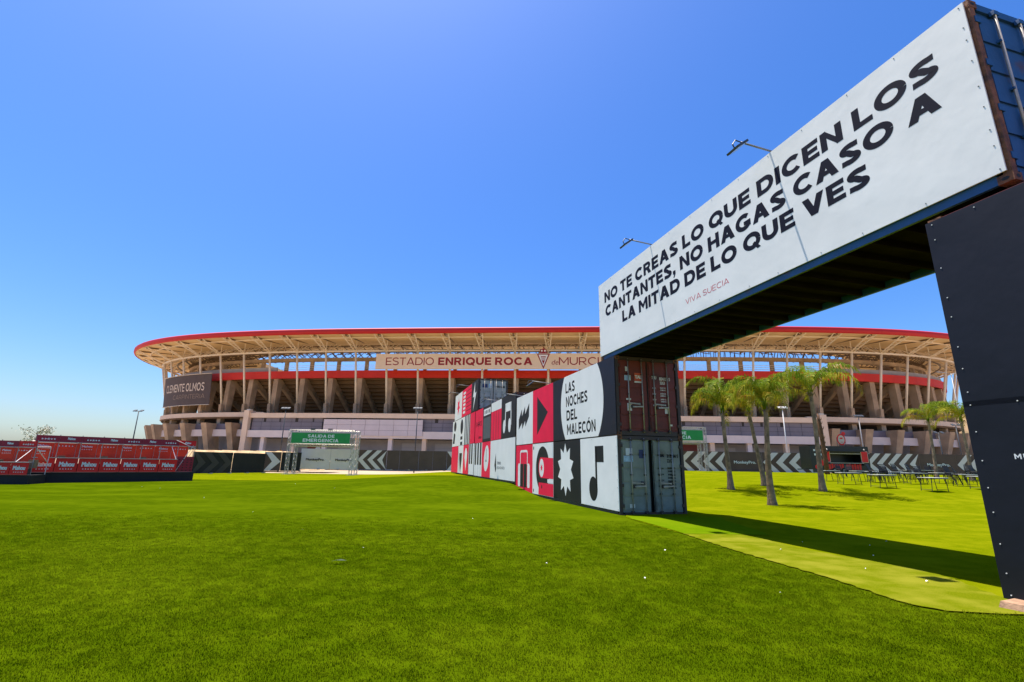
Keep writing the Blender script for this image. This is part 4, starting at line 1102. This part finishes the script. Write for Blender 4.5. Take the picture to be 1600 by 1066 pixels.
# ------------------------------------------------------------------ truss gantries
def box_truss(b, p0, p1, w, seg, r=0.035, r2=0.018):
    p0 = Vector(p0); p1 = Vector(p1); d = (p1 - p0); n = max(2, int(d.length/seg)); d.normalize()
    s1 = Vector((0,1,0)) if abs(d.y) < 0.9 else Vector((1,0,0)); s2 = d.cross(s1)
    cs = [s1*a*w/2 + s2*c*w/2 for a, c in ((-1,-1),(1,-1),(1,1),(-1,1))]
    for c in cs: b.tube(p0 + c, p1 + c, r, 6)
    for f in range(4):
        c0, c1 = cs[f], cs[(f+1) % 4]
        for i in range(n):
            q0 = p0.lerp(p1, i/n); q1 = p0.lerp(p1, (i+1)/n)
            b.tube(q0 + (c0 if i % 2 else c1), q1 + (c1 if i % 2 else c0), r2, 4)
def gantry(label, x0, x1, Y):
    z0 = ground_z((x0+x1)/2, Y)
    o = empty('exit_gantry', ((x0+x1)/2, Y, z0)); tag(o, label, 'gantry', 'emergency exit gantries')
    hw = (x1 - x0)/2
    for x in (-hw, hw):
        for y in (0, 2.2):
            b = MB(); box_truss(b, (x, y, 0), (x, y, 5.75), 0.34, 0.42, 0.032, 0.018); lg = b.build('leg', ALU, o)
            box('base_plate', POLEG, lg, x - 0.45, x + 0.45, y - 0.45, y + 0.45, 0, 0.05)
    for y in (0, 2.2):
        b = MB(); box_truss(b, (-hw, y, 5.55), (hw, y, 5.55), 0.30, 0.4, 0.032, 0.018); b.build('top_truss', ALU, o)
        b = MB(); box_truss(b, (-hw, y, 3.75), (hw, y, 3.75), 0.30, 0.4, 0.032, 0.018); b.build('lower_truss', ALU, o)
    sg = box('sign_panel', GREEN_S, o, -hw + 0.30, hw - 0.35, -0.32, -0.26, 3.98, 5.30)
    b = MB()
    for (a, c, e, g) in ((-hw + .24, hw - .29, 3.92, 3.98), (-hw + .24, hw - .29, 5.30, 5.36), (-hw + .24, -hw + .30, 3.98, 5.30), (hw - .35, hw - .29, 3.98, 5.30)):
        b.box(a, c, -0.33, -0.25, e, g)
    b.build('sign_frame', ALU, sg)
    pl = lambda u, v, of: (u, -0.325 - of, v)
    print_uv('lettering', [caps('SALIDA DE', -1.75, 4.72, 3.5, 0.38, 0.24), caps('EMERGENCIA', -2.35, 4.14, 4.7, 0.42, 0.24)], pl, T_WHITE, sg)
    b = MB()
    for x in (-hw*0.3, hw*0.25): b.box(x - .3, x + .3, -0.2, 0.05, 5.8, 5.9)
    b.build('work_light', LAMPM, o)
    return o
gantry('aluminium truss gantry with green emergency exit sign before the white gates', sx(449, 65), sx(549, 65), 65)
gantry('aluminium truss gantry with green emergency exit sign half hidden by the container stack', sx(1104, 66) - 8.6, sx(1104, 66), 66)

# ------------------------------------------------------------------ red drinks bars
def bar(label, A, B, bays, zp, zc, zf0, zf1, deep, counters, phase=0):
    o, Ln = line_frame('drinks_bar', A, B); tag(o, label, 'bar'); o.location.z = ground_z(*A) - 0.05
    w_ = Ln/bays
    box('platform', FABRIC_K, o, -0.1, Ln + 0.1, 0.05, deep, -0.1, zp - 0.02)
    pl = lambda u, v, of: (u, -0.03 - of, v)
    pb = lambda u, v, of: (u, deep - 0.06 - of, v)
    pf = lambda u, v, of: (u, 0.27 - of, v)
    for i in range(bays):
        a, c = i*w_ + 0.015, (i + 1)*w_ - 0.015
        if i < counters:
            ct = box('counter_front', BARRED, o, a, c, -0.02, 0.03, zp, zc)
            hh = zc - zp
            print_uv('lettering', [text_uv('Mahou', a + w_*.16, zp + hh*.40, w_*.68, hh*.34, 0.03)], pl, T_WHITE, ct)
            print_uv('printed_star', [star(a + w_*(.26 + .12*k), zp + hh*.22, hh*.055, hh*.024, 5) for k in range(5)], pl, T_WHITE, ct)
            box('counter_top', ALU, ct, a - .01, c + .01, -0.10, 0.45, zc, zc + 0.045)
            box('counter_shelf', DARKV, ct, a, c, 0.05, 0.40, zp, zc - 0.35)
        else:
            ct = box('crate_wall', BARDARK, o, a, c, 0.20, 0.60, zp, zc + (0.25 if i == bays - 1 else -0.1))
            b = MB()
            for r_ in range(5):
                for q in range(4):
                    b.tube((a + w_*(.15 + .23*q), 0.20, zp + .12 + .2*r_), (a + w_*(.15 + .23*q), 0.17, zp + .12 + .2*r_), 0.045, 8)
            b.build('bottle_ends', RUBBER, ct)['kind'] = 'stuff'
        bp2 = box('back_panel', BARBACKLIT, o, a, c, deep - 0.05, deep - 0.02, zc + 0.02, zf0 + 0.02)
        hh = zf0 - zc
        if (i + phase) % 2: print_uv('printed_star', [star(a + w_*(.2 + .15*k), zc + hh*.82, hh*(.05 if k != 2 else .08), hh*.03, 5) for k in range(5)], pb, T_WHITE, bp2)
        else:
            print_uv('lettering', [text_uv('Mahou', a + w_*.25, zc + hh*.76, w_*.5, hh*.14, 0.03)], pb, T_WHITE, bp2)
            print_uv('printed_star', [star(a + w_*(.28 + .11*k), zc + hh*.62, hh*.045, hh*.02, 5) for k in range(5)], pb, T_WHITE, bp2)
        fs = box('fascia_panel', BARDARK if i < bays - 1 else BARRED, o, a - .01, c + .01, 0.28, 0.31, zf0 + 0.05, zf1)
        fh = zf1 - zf0
        if (i + phase) % 2 == 0: print_uv('printed_star', [star(a + w_*(.24 + .13*k), zf0 + fh*.5, fh*(.14 if k != 2 else .22), fh*.07, 5) for k in range(5)], pf, T_WHITE, fs)
        else: print_uv('lettering', [text_uv('Mahou', a + w_*.33, zf0 + fh*.45, w_*.34, fh*.34, 0.03)], pf, T_WHITE, fs)
    for i in range(bays + 1):
        x = i*w_
        b = MB(); b.tube((x, 0.33, 0), (x, 0.33, zf1 + 0.06), 0.024, 6); b.build('post', POLEG, o)
        b = MB(); b.tube((x, deep, 0), (x, deep, zf0 + 0.1), 0.026, 6); b.build('post', POLEW, o)
        b = MB(); b.tube((x, 0.33, zf0 + .02), (x, deep, zf0 + .02), 0.02, 6); b.build('rail', ALU, o)
    b = MB(); b.tube((0, 0.24, zf0 + .03), (Ln, 0.24, zf0 + .03), 0.022, 6); b.build('rail', ALU, o)
    b = MB(); b.tube((0, deep, zf0 + .1), (Ln, deep, zf0 + .1), 0.022, 6); b.build('rail', ALU, o)
    for x, y0, y1 in ((0.0, 0.33, deep), (Ln, deep, 0.33), (Ln - w_, 0.33, deep)):
        b = MB(); b.tube((x, y0, zc), (x, y1, zf0), 0.02, 6); b.build('brace', POLEW, o)
    if counters < bays:
        b = MB(); b.tube((counters*w_, 0.2, zp), (Ln - .2, 0.2, zf0 + .1), 0.022, 6); b.tube((Ln - w_*1.2, 0.24, zf1), (Ln, 0.2, zf0 - .15), 0.022, 6); b.build('brace', POLEW, o)
    # clutter on the shelf: boxes and a folded jacket
    for i in range(1, bays, 2):
        box('stock_box', mat('kraft_box', (0.30, 0.20, 0.10), 0.8, 0.2, 4), o, i*w_ + 0.25, i*w_ + 0.62, deep - 0.7, deep - 0.35, zc - 0.35, zc + 0.17)
    return o
A = (sx(49, 33.0), 33.0); Bp = (sx(304, 40.2), 40.2)
bar('long tall red drinks bar on black platform, ending beside the black mesh fence', A, Bp, 8, 0.74, 1.66, 2.68, 3.16, 2.0, 7)
A = (sx(-70, 30.6), 30.6); Bp = (sx(47, 31.6), 31.6)
bar('lower red drinks bar with a silver counter edge, farther from the fence', A, Bp, 4, 0.62, 1.36, 2.28, 2.70, 1.8, 4, 1)

# ------------------------------------------------------------------ palms
def frond_mesh(name, e0, e1, length, droop, material, seed):
    r_ = random.Random(seed); b = MB(); n = 12; pts = [Vector((0.05, 0, 0))]
    for i in range(n):
        t = i/(n - 1); e = R(e0 + (e1 - e0)*t**1.25)
        pts.append(pts[-1] + Vector((math.cos(e), 0.05*math.sin(seed + 3*t), math.sin(e)))*length/n)
    b.path(pts, [0.022*(1 - 0.85*i/n) + 0.002 for i in range(n + 1)], 4)
    nl = 34
    for k in range(nl):
        t = 0.10 + 0.90*k/nl; f = t*n; i = min(n - 1, int(f)); p = pts[i].lerp(pts[i+1], f - i); d = (pts[i+1] - pts[i]).normalized()
        ll = length*0.22*(math.sin(math.pi*min(1, 0.12 + 0.90*t)))**0.6*r_.uniform(0.8, 1.15)
        for sgn in (-1, 1):
            side = Vector((0, sgn, 0)); out = (side*r_.uniform(0.55, 0.95) + d*r_.uniform(0.35, 0.7) + Vector((0, 0, r_.uniform(-0.15, 0.30)))).normalized()
            q1 = p + out*ll*0.5 + Vector((0, 0, -0.06*droop*ll)); q2 = p + out*ll*0.78 + Vector((0, 0, -ll*droop*r_.uniform(0.45, 0.75)))
            w_ = d*0.026
            b.add([p - w_*.6, p + w_*.6, q1 + w_, q1 - w_, q2], [(0,1,2,3), (3,2,4)])
    me = bpy.data.meshes.new(name); me.from_pydata(b.v, [], b.f); me.update(); me.materials.append(material)
    return me
FR = [frond_mesh('frond', e0, e1, l_, dr, mt, k) for k, (e0, e1, l_, dr, mt) in enumerate((
    (82, -50, 3.3, 1.0, FROND_G), (72, -72, 3.3, 1.1, FROND_G), (58, -80, 3.0, 1.2, FROND_G), (36, -84, 2.6, 1.3, FROND_Y), (64, -82, 3.2, 1.2, FROND_Y), (78, -66, 3.5, 1.1, FROND_G)))]
def palm(label, x, y, hgt, lean, crown, seed, nf=20, slim=0.74):
    r_ = random.Random(seed); z = ground_z(x, y)
    o = empty('palm_tree', (x, y, z)); tag(o, label, 'palm tree', 'young palms on the lawn')
    b = MB(); n = 26; pts = []; rs = []
    for i in range(n + 1):
        t = i/n; pts.append((lean[0]*t**1.5 + 0.03*math.sin(5*t + seed), lean[1]*t, -0.1 + (hgt + 0.1)*t))
        rs.append((0.125 + 0.10*math.exp(-t*9) - 0.035*t)*(1.0 + 0.05*(i % 2)))
    b.path(pts, rs, 10); b.build('trunk', BARK, o, True)
    b = MB(); b.path([pts[-1], (pts[-1][0], pts[-1][1], hgt + 0.25), (pts[-1][0], pts[-1][1], hgt + 0.55)], [0.10, 0.12, 0.04], 8); b.build('crown_shaft', FROND_G, o, True)
    # collar of dry leaf bases
    b = MB()
    for k in range(9):
        a = k*0.7 + r_.random(); p = Vector(pts[-1]) + Vector((0.08*math.cos(a), 0.08*math.sin(a), -0.1))
        b.path([p, p + Vector((0.16*math.cos(a), 0.16*math.sin(a), 0.22)), p + Vector((0.26*math.cos(a), 0.26*math.sin(a), 0.10 - 0.2*r_.random()))], [0.03, 0.02, 0.006], 5)
    b.build('leaf_bases', BARK, o)
    for k in range(nf):
        v = k % 6; a = k*2.39996 + r_.uniform(-0.25, 0.25); s_ = crown*r_.uniform(0.85, 1.15)
        share('frond', FR[v], o, (pts[-1][0], pts[-1][1], hgt + 0.25 + r_.uniform(-0.15, 0.2)), (r_.uniform(-.15, .15), r_.uniform(-.2, .2), a), (s_*slim, s_*slim, s_*r_.uniform(0.9, 1.1)))
    return o
palm('palm with a straight thin trunk and thick drooping crown, nearest the container stack', 12.05, 27.5, 4.15, (-0.05, 0), 1.1, 1, 20)
palm('palm with a leaning trunk behind the stout pale palm', 14.94, 29.5, 4.25, (-0.45, 0.1), 1.0, 2, 16)
palm('stout palm with dense weeping crown standing nearest the bridge shadow', 11.04, 21.3, 4.0, (0.12, 0), 0.85, 3, 20)
palm('tall palm with open arching fronds before the black food truck', 17.0, 27.3, 5.25, (0.0, 0), 1.0, 4, 14, 1.0)
palm('slim palm with few yellow green fronds among the stacked chairs', 37.6, 44.0, 4.9, (0.15, 0), 0.95, 5, 12, 1.0)
palm('bent palm with a thick trunk beside the black tower edge', 37.7, 40.8, 4.75, (0.1, 0), 1.0, 6, 16, 0.95)

# dead palm trunk by the truck
D = empty('dead_palm', (sx(1290, 52), 52, ground_z(32, 52))); tag(D, 'bare brown dead palm trunk with ragged tip before the truck', 'dead tree')
b = MB(); b.path([(0,0,-.1),(0.0,0,1.5),(-0.05,0,3.2),(-0.1,0,4.6),(-0.15,0,5.6),(-.18,0,6.3)], [0.24,0.22,0.21,0.22,0.17,0.03], 9); b.build('trunk', DEADB, D, True)
b = MB()
for k in range(26):
    a = k*2.4; zz = 1.2 + 0.19*k; rr = 0.2
    p = Vector((rr*math.cos(a) - 0.02*zz, rr*math.sin(a), zz)); b.path([p, p + Vector((0.10*math.cos(a), 0.10*math.sin(a), 0.15)), p + Vector((0.12*math.cos(a), 0.12*math.sin(a), 0.32))], [0.05, 0.035, 0.008], 5)
b.build('leaf_stubs', DEADB, D)

# small pale tree behind the bar
T = empty('small_tree', (sx(44, 68), 68, 0.1)); tag(T, 'small sparse pale leaved tree behind the red bar', 'tree')
b = MB(); b.path([(0,0,0),(0.1,0,2),(0.25,0,3.6),(0.3,0,4.6)], [0.09,0.07,0.05,0.02], 6)
r_ = random.Random(5); tips = []
for k in range(14):
    a = r_.uniform(0, 6.28); z_ = r_.uniform(2.8, 4.4); l_ = r_.uniform(0.7, 1.7)
    q = Vector((0.25 + l_*math.cos(a), l_*math.sin(a), z_ + l_*0.55)); b.path([(0.2, 0, z_), Vector((0.2, 0, z_)).lerp(q, .5) + Vector((0,0,.12)), q], [0.03, 0.02, 0.008], 4); tips.append(q)
b.build('trunk', BARK, T)
b = MB()
for q in tips:
    for k in range(34):
        p = q + Vector((r_.gauss(0, .34), r_.gauss(0, .34), r_.gauss(0, .24))); d = Vector((r_.gauss(0,1), r_.gauss(0,1), r_.gauss(0,1))).normalized()*0.10; e = d.orthogonal().normalized()*0.06
        b.add([p - d, p + e, p + d, p - e], [(0,1,2,3)])
b.build('crown', LEAF, T)

# ------------------------------------------------------------------ food truck
FX0, FX1, FY = sx(1268, 58), sx(1359, 58), 58.0
FT = empty('food_truck', (FX0, FY, ground_z(40, FY))); tag(FT, 'black food truck with red panels and a serving hatch parked before the arrow fence', 'food truck')
W_ = FX1 - FX0
b = MB(); b.box(0, W_, 0, 2.2, 0.45, 0.98); b.box(0, W_, 0, 2.2, 2.35, 3.15); b.box(0, 1.9, 0, 2.2, 0.981, 2.349); b.box(W_*0.88 + .1, W_, 0, 2.2, 0.981, 2.349); b.box(1.9, W_*0.88 + .1, 1.6, 2.2, 0.981, 2.349)
b.build('body', TRUCK_K, FT)
box('hatch_counter', ALU, FT, 1.95, W_*0.86, -0.35, 0.3, 1.20, 1.26)
box('hatch_header', ALU, FT, 1.95, W_*0.86, -0.03, 0.05, 2.25, 2.33)
hd = box('hatch_awning', TRUCK_K, FT, 1.95, W_*0.86, -0.75, -0.02, 2.52, 2.58)
for (a, c) in ((1.50, 2.15), (W_*0.86, W_*0.86 + 0.72)):
    k = box('red_shutter', TRUCK_R, FT, a, c, -0.08, -0.01, 1.35, 2.55)
    b = MB(); b.box(a - .04, a, -0.09, 0, 1.31, 2.59); b.box(c, c + .04, -0.09, 0, 1.31, 2.59); b.box(a, c, -0.09, 0, 2.55, 2.59); b.box(a, c, -0.09, 0, 1.31, 1.35); b.build('shutter_frame', CREAML, k)
fpl = lambda u, v, of: (u, -0.012 - of, v)
print_uv('lettering', [rect(1.95 + i*0.30 + (0.25 if i > 5 else 0), 2.18 + i*0.30 + (0.25 if i > 5 else 0), 0.50, 1.08 + 0.05*(i % 2)) for i in range(12)], fpl, TRUCK_R, FT)
print_uv('printed_blob', [ell(0.75, 0.75, 0.42, 0.30, 20), ell(1.2, 1.25, 0.32, 0.36, 20)], fpl, TRUCK_R, FT)
print_uv('printed_mark', [rect(0.35 + .32*k, 0.58 + .32*k, 2.55, 2.75) for k in range(3)] + [rect(0.40 + .34*k, 0.60 + .34*k, 2.05, 2.28) for k in range(3)], fpl, T_WHITE, FT)
for x in (2.6, 3.7):
    b = MB(); b.tube((x, -0.02, 0.36), (x, 0.25, 0.36), 0.36, 18); wh = b.build('wheel', RUBBER, FT)
    b = MB(); b.tube((x, -0.03, 0.36), (x, 0.0, 0.36), 0.19, 14); b.build('rim', POLEG, wh)
b = MB(); b.beam((0, 1.1, 0.5), (-1.1, 1.1, 0.45), 0.12, 0.12); b.build('drawbar', LAMPM, FT)
box('skirt', LAMPM, FT, 0.1, W_ - 0.1, 0.05, 0.12, 0.12, 0.45)
for x in (1.8, W_*0.9):
    b = MB(); b.path([(x, -.02, 2.75), (x, -.25, 2.85), (x, -.3, 2.72)], [.02,.02,.07], 6); b.build('spot_lamp', ALU, FT)
for x in (3.7, 4.7):
    b = MB(); b.tube((x, 0.6, 3.15), (x, 0.6, 4.2), 0.03, 6); b.build('sign_post', LAMPM, FT)
rs_ = print_uv('roof_sign', [ell(4.2, 3.95, 0.52, 0.66, 28), ell(4.55, 4.65, 0.24, 0.22, 16)], lambda u, v, of: (u, 0.55 - of, v), TRUCK_R, FT)
print_uv('roof_sign_face', [ell(4.2, 3.95, 0.38, 0.50, 28)], lambda u, v, of: (u, 0.55 - of, v), CREAML, rs_, 0.02)
print_uv('roof_sign_mark', [ell(4.2, 4.1, 0.2, 0.1, 14), rect(4.05, 4.35, 3.62, 3.68)], lambda u, v, of: (u, 0.55 - of, v), TRUCK_R, rs_, 0.03)

# ------------------------------------------------------------------ tables and stacked chairs
def make_table():
    t = empty('folding_table'); tag(t, 'white topped folding table with black tube legs on the bright lawn', 'table', 'white folding tables on the bright lawn')
    box('table_top', TABLE_W, t, -0.62, 0.62, -0.36, 0.36, 0.715, 0.745)
    for sg in (-1, 1):
        b = MB(); b.path([(sg*0.56, -0.30, 0), (sg*0.46, -0.30, 0.71), (sg*0.46, 0.30, 0.71), (sg*0.56, 0.30, 0)], 0.018, 6)
        b.tube((sg*0.54, -0.30, 0.10), (sg*0.54, 0.30, 0.10), 0.012, 5); b.build('leg_frame', CHAIR_K, t)
    b = MB(); b.box(-0.60, 0.60, -0.34, -0.31, 0.67, 0.714); b.box(-0.60, 0.60, 0.31, 0.34, 0.67, 0.714); b.build('apron', CHAIR_K, t)
    return t
tabs = [(1461, 768, .1), (1431, 757, -.1), (1509, 760, .05), (1536, 765, .2), (1473, 756, 0), (1381, 762.5, .08), (1328, 757.5, -.15), (1347, 752.5, 0), (1372, 754, .1), (1401, 754.5, 0), (1297, 752, .1), (1446, 749, 0), (1420, 749, .2)]
def on_ground(px, py):
    z = 0.3
    for _ in range(80):
        d = F*755.6 + RT*(px - 800) + UP*(533 - py); Y = min(70, (z - EYE)/(d.z/d.y)) if d.z < 0 else 60
        X = d.x/d.y*Y; z += 0.4*(ground_z(X, Y) - z)
    return Vector((X, Y, z))
tp = make_table()
for i, (px, py, a) in enumerate(tabs):
    o = tp if i == 0 else copy_tree(tp)
    o.location = on_ground(px, py); o.rotation_euler = (0, 0, a + 0.1)
    o['label'] = ('white topped folding table standing clear in front of the chair stacks' if i == 0 else
                  'white topped folding table beside the slim palm and the stacked chairs' if i in (1, 4, 11, 12) else
                  'white topped folding table near the bent palm by the black tower' if i in (2, 3) else
                  'white topped folding table beside chairs stacked before the pale arrows' if i in (5, 8, 9) else
                  'white topped folding table in front of the black food truck')
def make_chair():
    c = empty('chair'); tag(c, 'black slatted metal chair in a stack among the white tables', 'chair', 'stacked black chairs on the bright lawn')
    b = MB()
    for k in range(6): b.box(-0.21, 0.21, -0.20 + k*0.07, -0.155 + k*0.07, 0.43, 0.445)
    b.build('seat', CHAIR_K, c)
    b = MB()
    for k in range(4):
        z_ = 0.56 + k*0.085; b.hexa([(-.20, .22 + .02*k, z_), (.20, .22 + .02*k, z_), (.20, .235 + .02*k, z_), (-.20, .235 + .02*k, z_)], [(-.20, .235 + .02*k, z_ + .05), (.20, .235 + .02*k, z_ + .05), (.20, .25 + .02*k, z_ + .05), (-.20, .25 + .02*k, z_ + .05)])
    b.build('backrest', CHAIR_K, c)
    for sg in (-1, 1):
        b = MB(); b.path([(sg*.24, -.26, 0), (sg*.22, -.20, .43), (sg*.22, .20, .44), (sg*.21, .32, .90)], 0.013, 5); b.build('front_leg', CHAIR_K, c)
        b = MB(); b.tube((sg*.22, .18, .44), (sg*.25, .34, 0), 0.013, 5); b.build('rear_leg', CHAIR_K, c)
    return c
stk = [(1409, 752, .3, 5), (1442, 756, -.2, 4), (1505, 757, .7, 4), (1432, 753, .5, 5), (1455, 748, -.4, 4), (1472, 747, .9, 4), (1494, 760, .2, 5), (1518, 753, -.7, 5), (1533, 756, .3, 5), (1371, 755, .6, 5), (1387, 756, -.3, 5), (1317, 747, .2, 4), (1328, 746, -.5, 3)]
cp = make_chair(); first = True
for px, py, a, n in stk:
    base = on_ground(px, py)
    for k in range(n):
        o = cp if first else copy_tree(cp); first = False
        place = ('before the black food truck' if px < 1340 else 'before the pale arrows' if px < 1400 else 'beside the slim palm' if px < 1480 else 'near the bent palm by the black tower')
        o['label'] = ('topmost black slatted chair of a stack ' if k == n - 1 else 'black slatted metal chair within a stack ') + place
        o.location = base + Vector((-0.035*k*math.sin(a + .3), 0.035*k*math.cos(a), 0.10*k)); o.rotation_euler = (0, 0, a + random.uniform(-.05, .05))

# ------------------------------------------------------------------ lamp posts
def flood_pole(label, px, ytop, Y, material, heads=3, ybot=742, box_sign=False):
    z0 = ground_z(sx(px, Y), Y) - 0.1
    top = ray_pt(px, ytop, Y); x = top.x; h_ = top.z - z0
    o = empty('flood_pole', (x, Y, z0)); tag(o, label, 'lamp post')
    b = MB(); b.tube((0,0,0), (0,0,h_), 0.11, 8, 0.06); b.build('pole', material, o, True)
    b = MB(); b.tube((-0.5, 0, h_ - .1), (0.5, 0, h_ - .1), 0.04, 6); b.build('crossbar', material, o)
    for k in range(heads):
        xx = (-0.5 + k/(max(1, heads - 1))) if heads > 1 else 0
        b = MB(); b.hexa([(xx-.22,-.3,h_-.15),(xx+.22,-.3,h_-.15),(xx+.22,.12,h_+.05),(xx-.22,.12,h_+.05)], [(xx-.22,-.25,h_-.02),(xx+.22,-.25,h_-.02),(xx+.22,.14,h_+.18),(xx-.22,.14,h_+.18)]); b.build('lamp_head', LAMPM if material is not POLEW else POLEW, o)
    if box_sign:
        box('warning_box', mat('amber_box', (0.75, 0.33, 0.04), 0.5, 0.1, 5), o, -0.35, 0.35, -0.3, -0.1, 2.6, 3.3)
        box('warning_box_face', DARKV, o, -0.18, 0.18, -0.31, -0.301, 2.8, 3.1)
    return o
flood_pole('dark floodlight pole standing alone behind the red bar', 217, 642, 75, LAMPM, 2)
flood_pole('thin dark floodlight pole beside the red gate numbered nine', 447, 638, 80, LAMPM, 3, box_sign=True)
flood_pole('thin floodlight pole before the plain cladding between gantry and container row', 653, 638, 80, LAMPM, 3, box_sign=True)
flood_pole('pale floodlight pole with a white cluster head behind the palms', 1222, 637, 74, POLEW, 4)
flood_pole('grey floodlight pole with a cluster head behind the food truck', 1341, 650, 76, POLEG, 4)
flood_pole('short dark floodlight pole before the stadium end near the hill', 1466, 676, 75, LAMPM, 2)
flood_pole('dark floodlight pole in front of the tall twin street lamp', 1493, 664, 75, LAMPM, 2)
sp = ray_pt(1486, 584, 78); z0 = 0.6; hh = sp.z - z0
o = empty('street_lamp', (sp.x, 78, z0)); tag(o, 'tall twin armed street lamp rising beside the stadium end', 'street lamp')
b = MB(); b.tube((0,0,0), (0,0,hh), 0.16, 10, 0.07); b.build('pole', POLEG, o, True)
for sg in (-1, 1):
    b = MB(); b.path([(0,0,hh-.2), (sg*0.9, 0, hh + .15), (sg*1.5, 0, hh + .2)], 0.05, 6); a_ = b.build('arm', POLEG, o)
    b = MB(); b.hexa([(sg*1.4,-.15,hh+.14),(sg*2.4,-.12,hh+.2),(sg*2.4,.12,hh+.2),(sg*1.4,.15,hh+.14)], [(sg*1.4,-.12,hh+.26),(sg*2.4,-.08,hh+.28),(sg*2.4,.08,hh+.28),(sg*1.4,.12,hh+.26)]); b.build('lamp_head', POLEG, a_)

# ------------------------------------------------------------------ litter on the turf
r_ = random.Random(11)
spots = [(-2.6, 9.3), (0.6, 8.2), (-4.6, 11.5), (1.9, 7.3), (-7.5, 15.0), (-1.0, 14.2), (2.9, 9.6), (5.6, 8.2), (5.9, 7.4), (6.6, 9.4), (7.4, 10.6), (6.2, 10.9), (-12, 20), (-20, 29), (-9, 26), (8.2, 11.2), (5.2, 9.9), (3.4, 6.6), (-22, 30.3), (-14, 33)]
for i, (x, y) in enumerate(spots):
    o = empty('paper_scrap', (x, y, ground_z(x, y) + 0.035), r_.uniform(0, 6.28)); tag(o, 'tiny white paper scrap lying on the turf', 'litter', 'paper scraps on the turf')
    s_ = r_.uniform(0.010, 0.020); b = MB()
    b.add([(-s_, -s_*.6, 0), (s_*.2, -s_*.7, .012), (s_, -s_*.2, 0), (s_*.8, s_*.6, .008), (-s_*.3, s_*.7, .016), (-s_*1.1, s_*.3, .002)], [(0,1,4,5), (1,2,3,4)])
    b.build('sheet', PAPER, o)
lf = empty('fallen_leaf', (-2.62, 8.05, ground_z(-2.6, 8) + 0.035), 0.3); tag(lf, 'single dark curled leaf lying on the green lawn', 'leaf')
b = MB(); b.add([(-.10,0,.01),(-.03,-.03,.03),(.06,-.02,.02),(.13,.01,.012),(.05,.04,.03),(-.04,.035,.02)], [(0,1,4,5),(1,2,3,4)]); b.build('blade', mat('dark_leaf', (0.03, 0.05, 0.015), 0.6, 0.2, 8), lf)
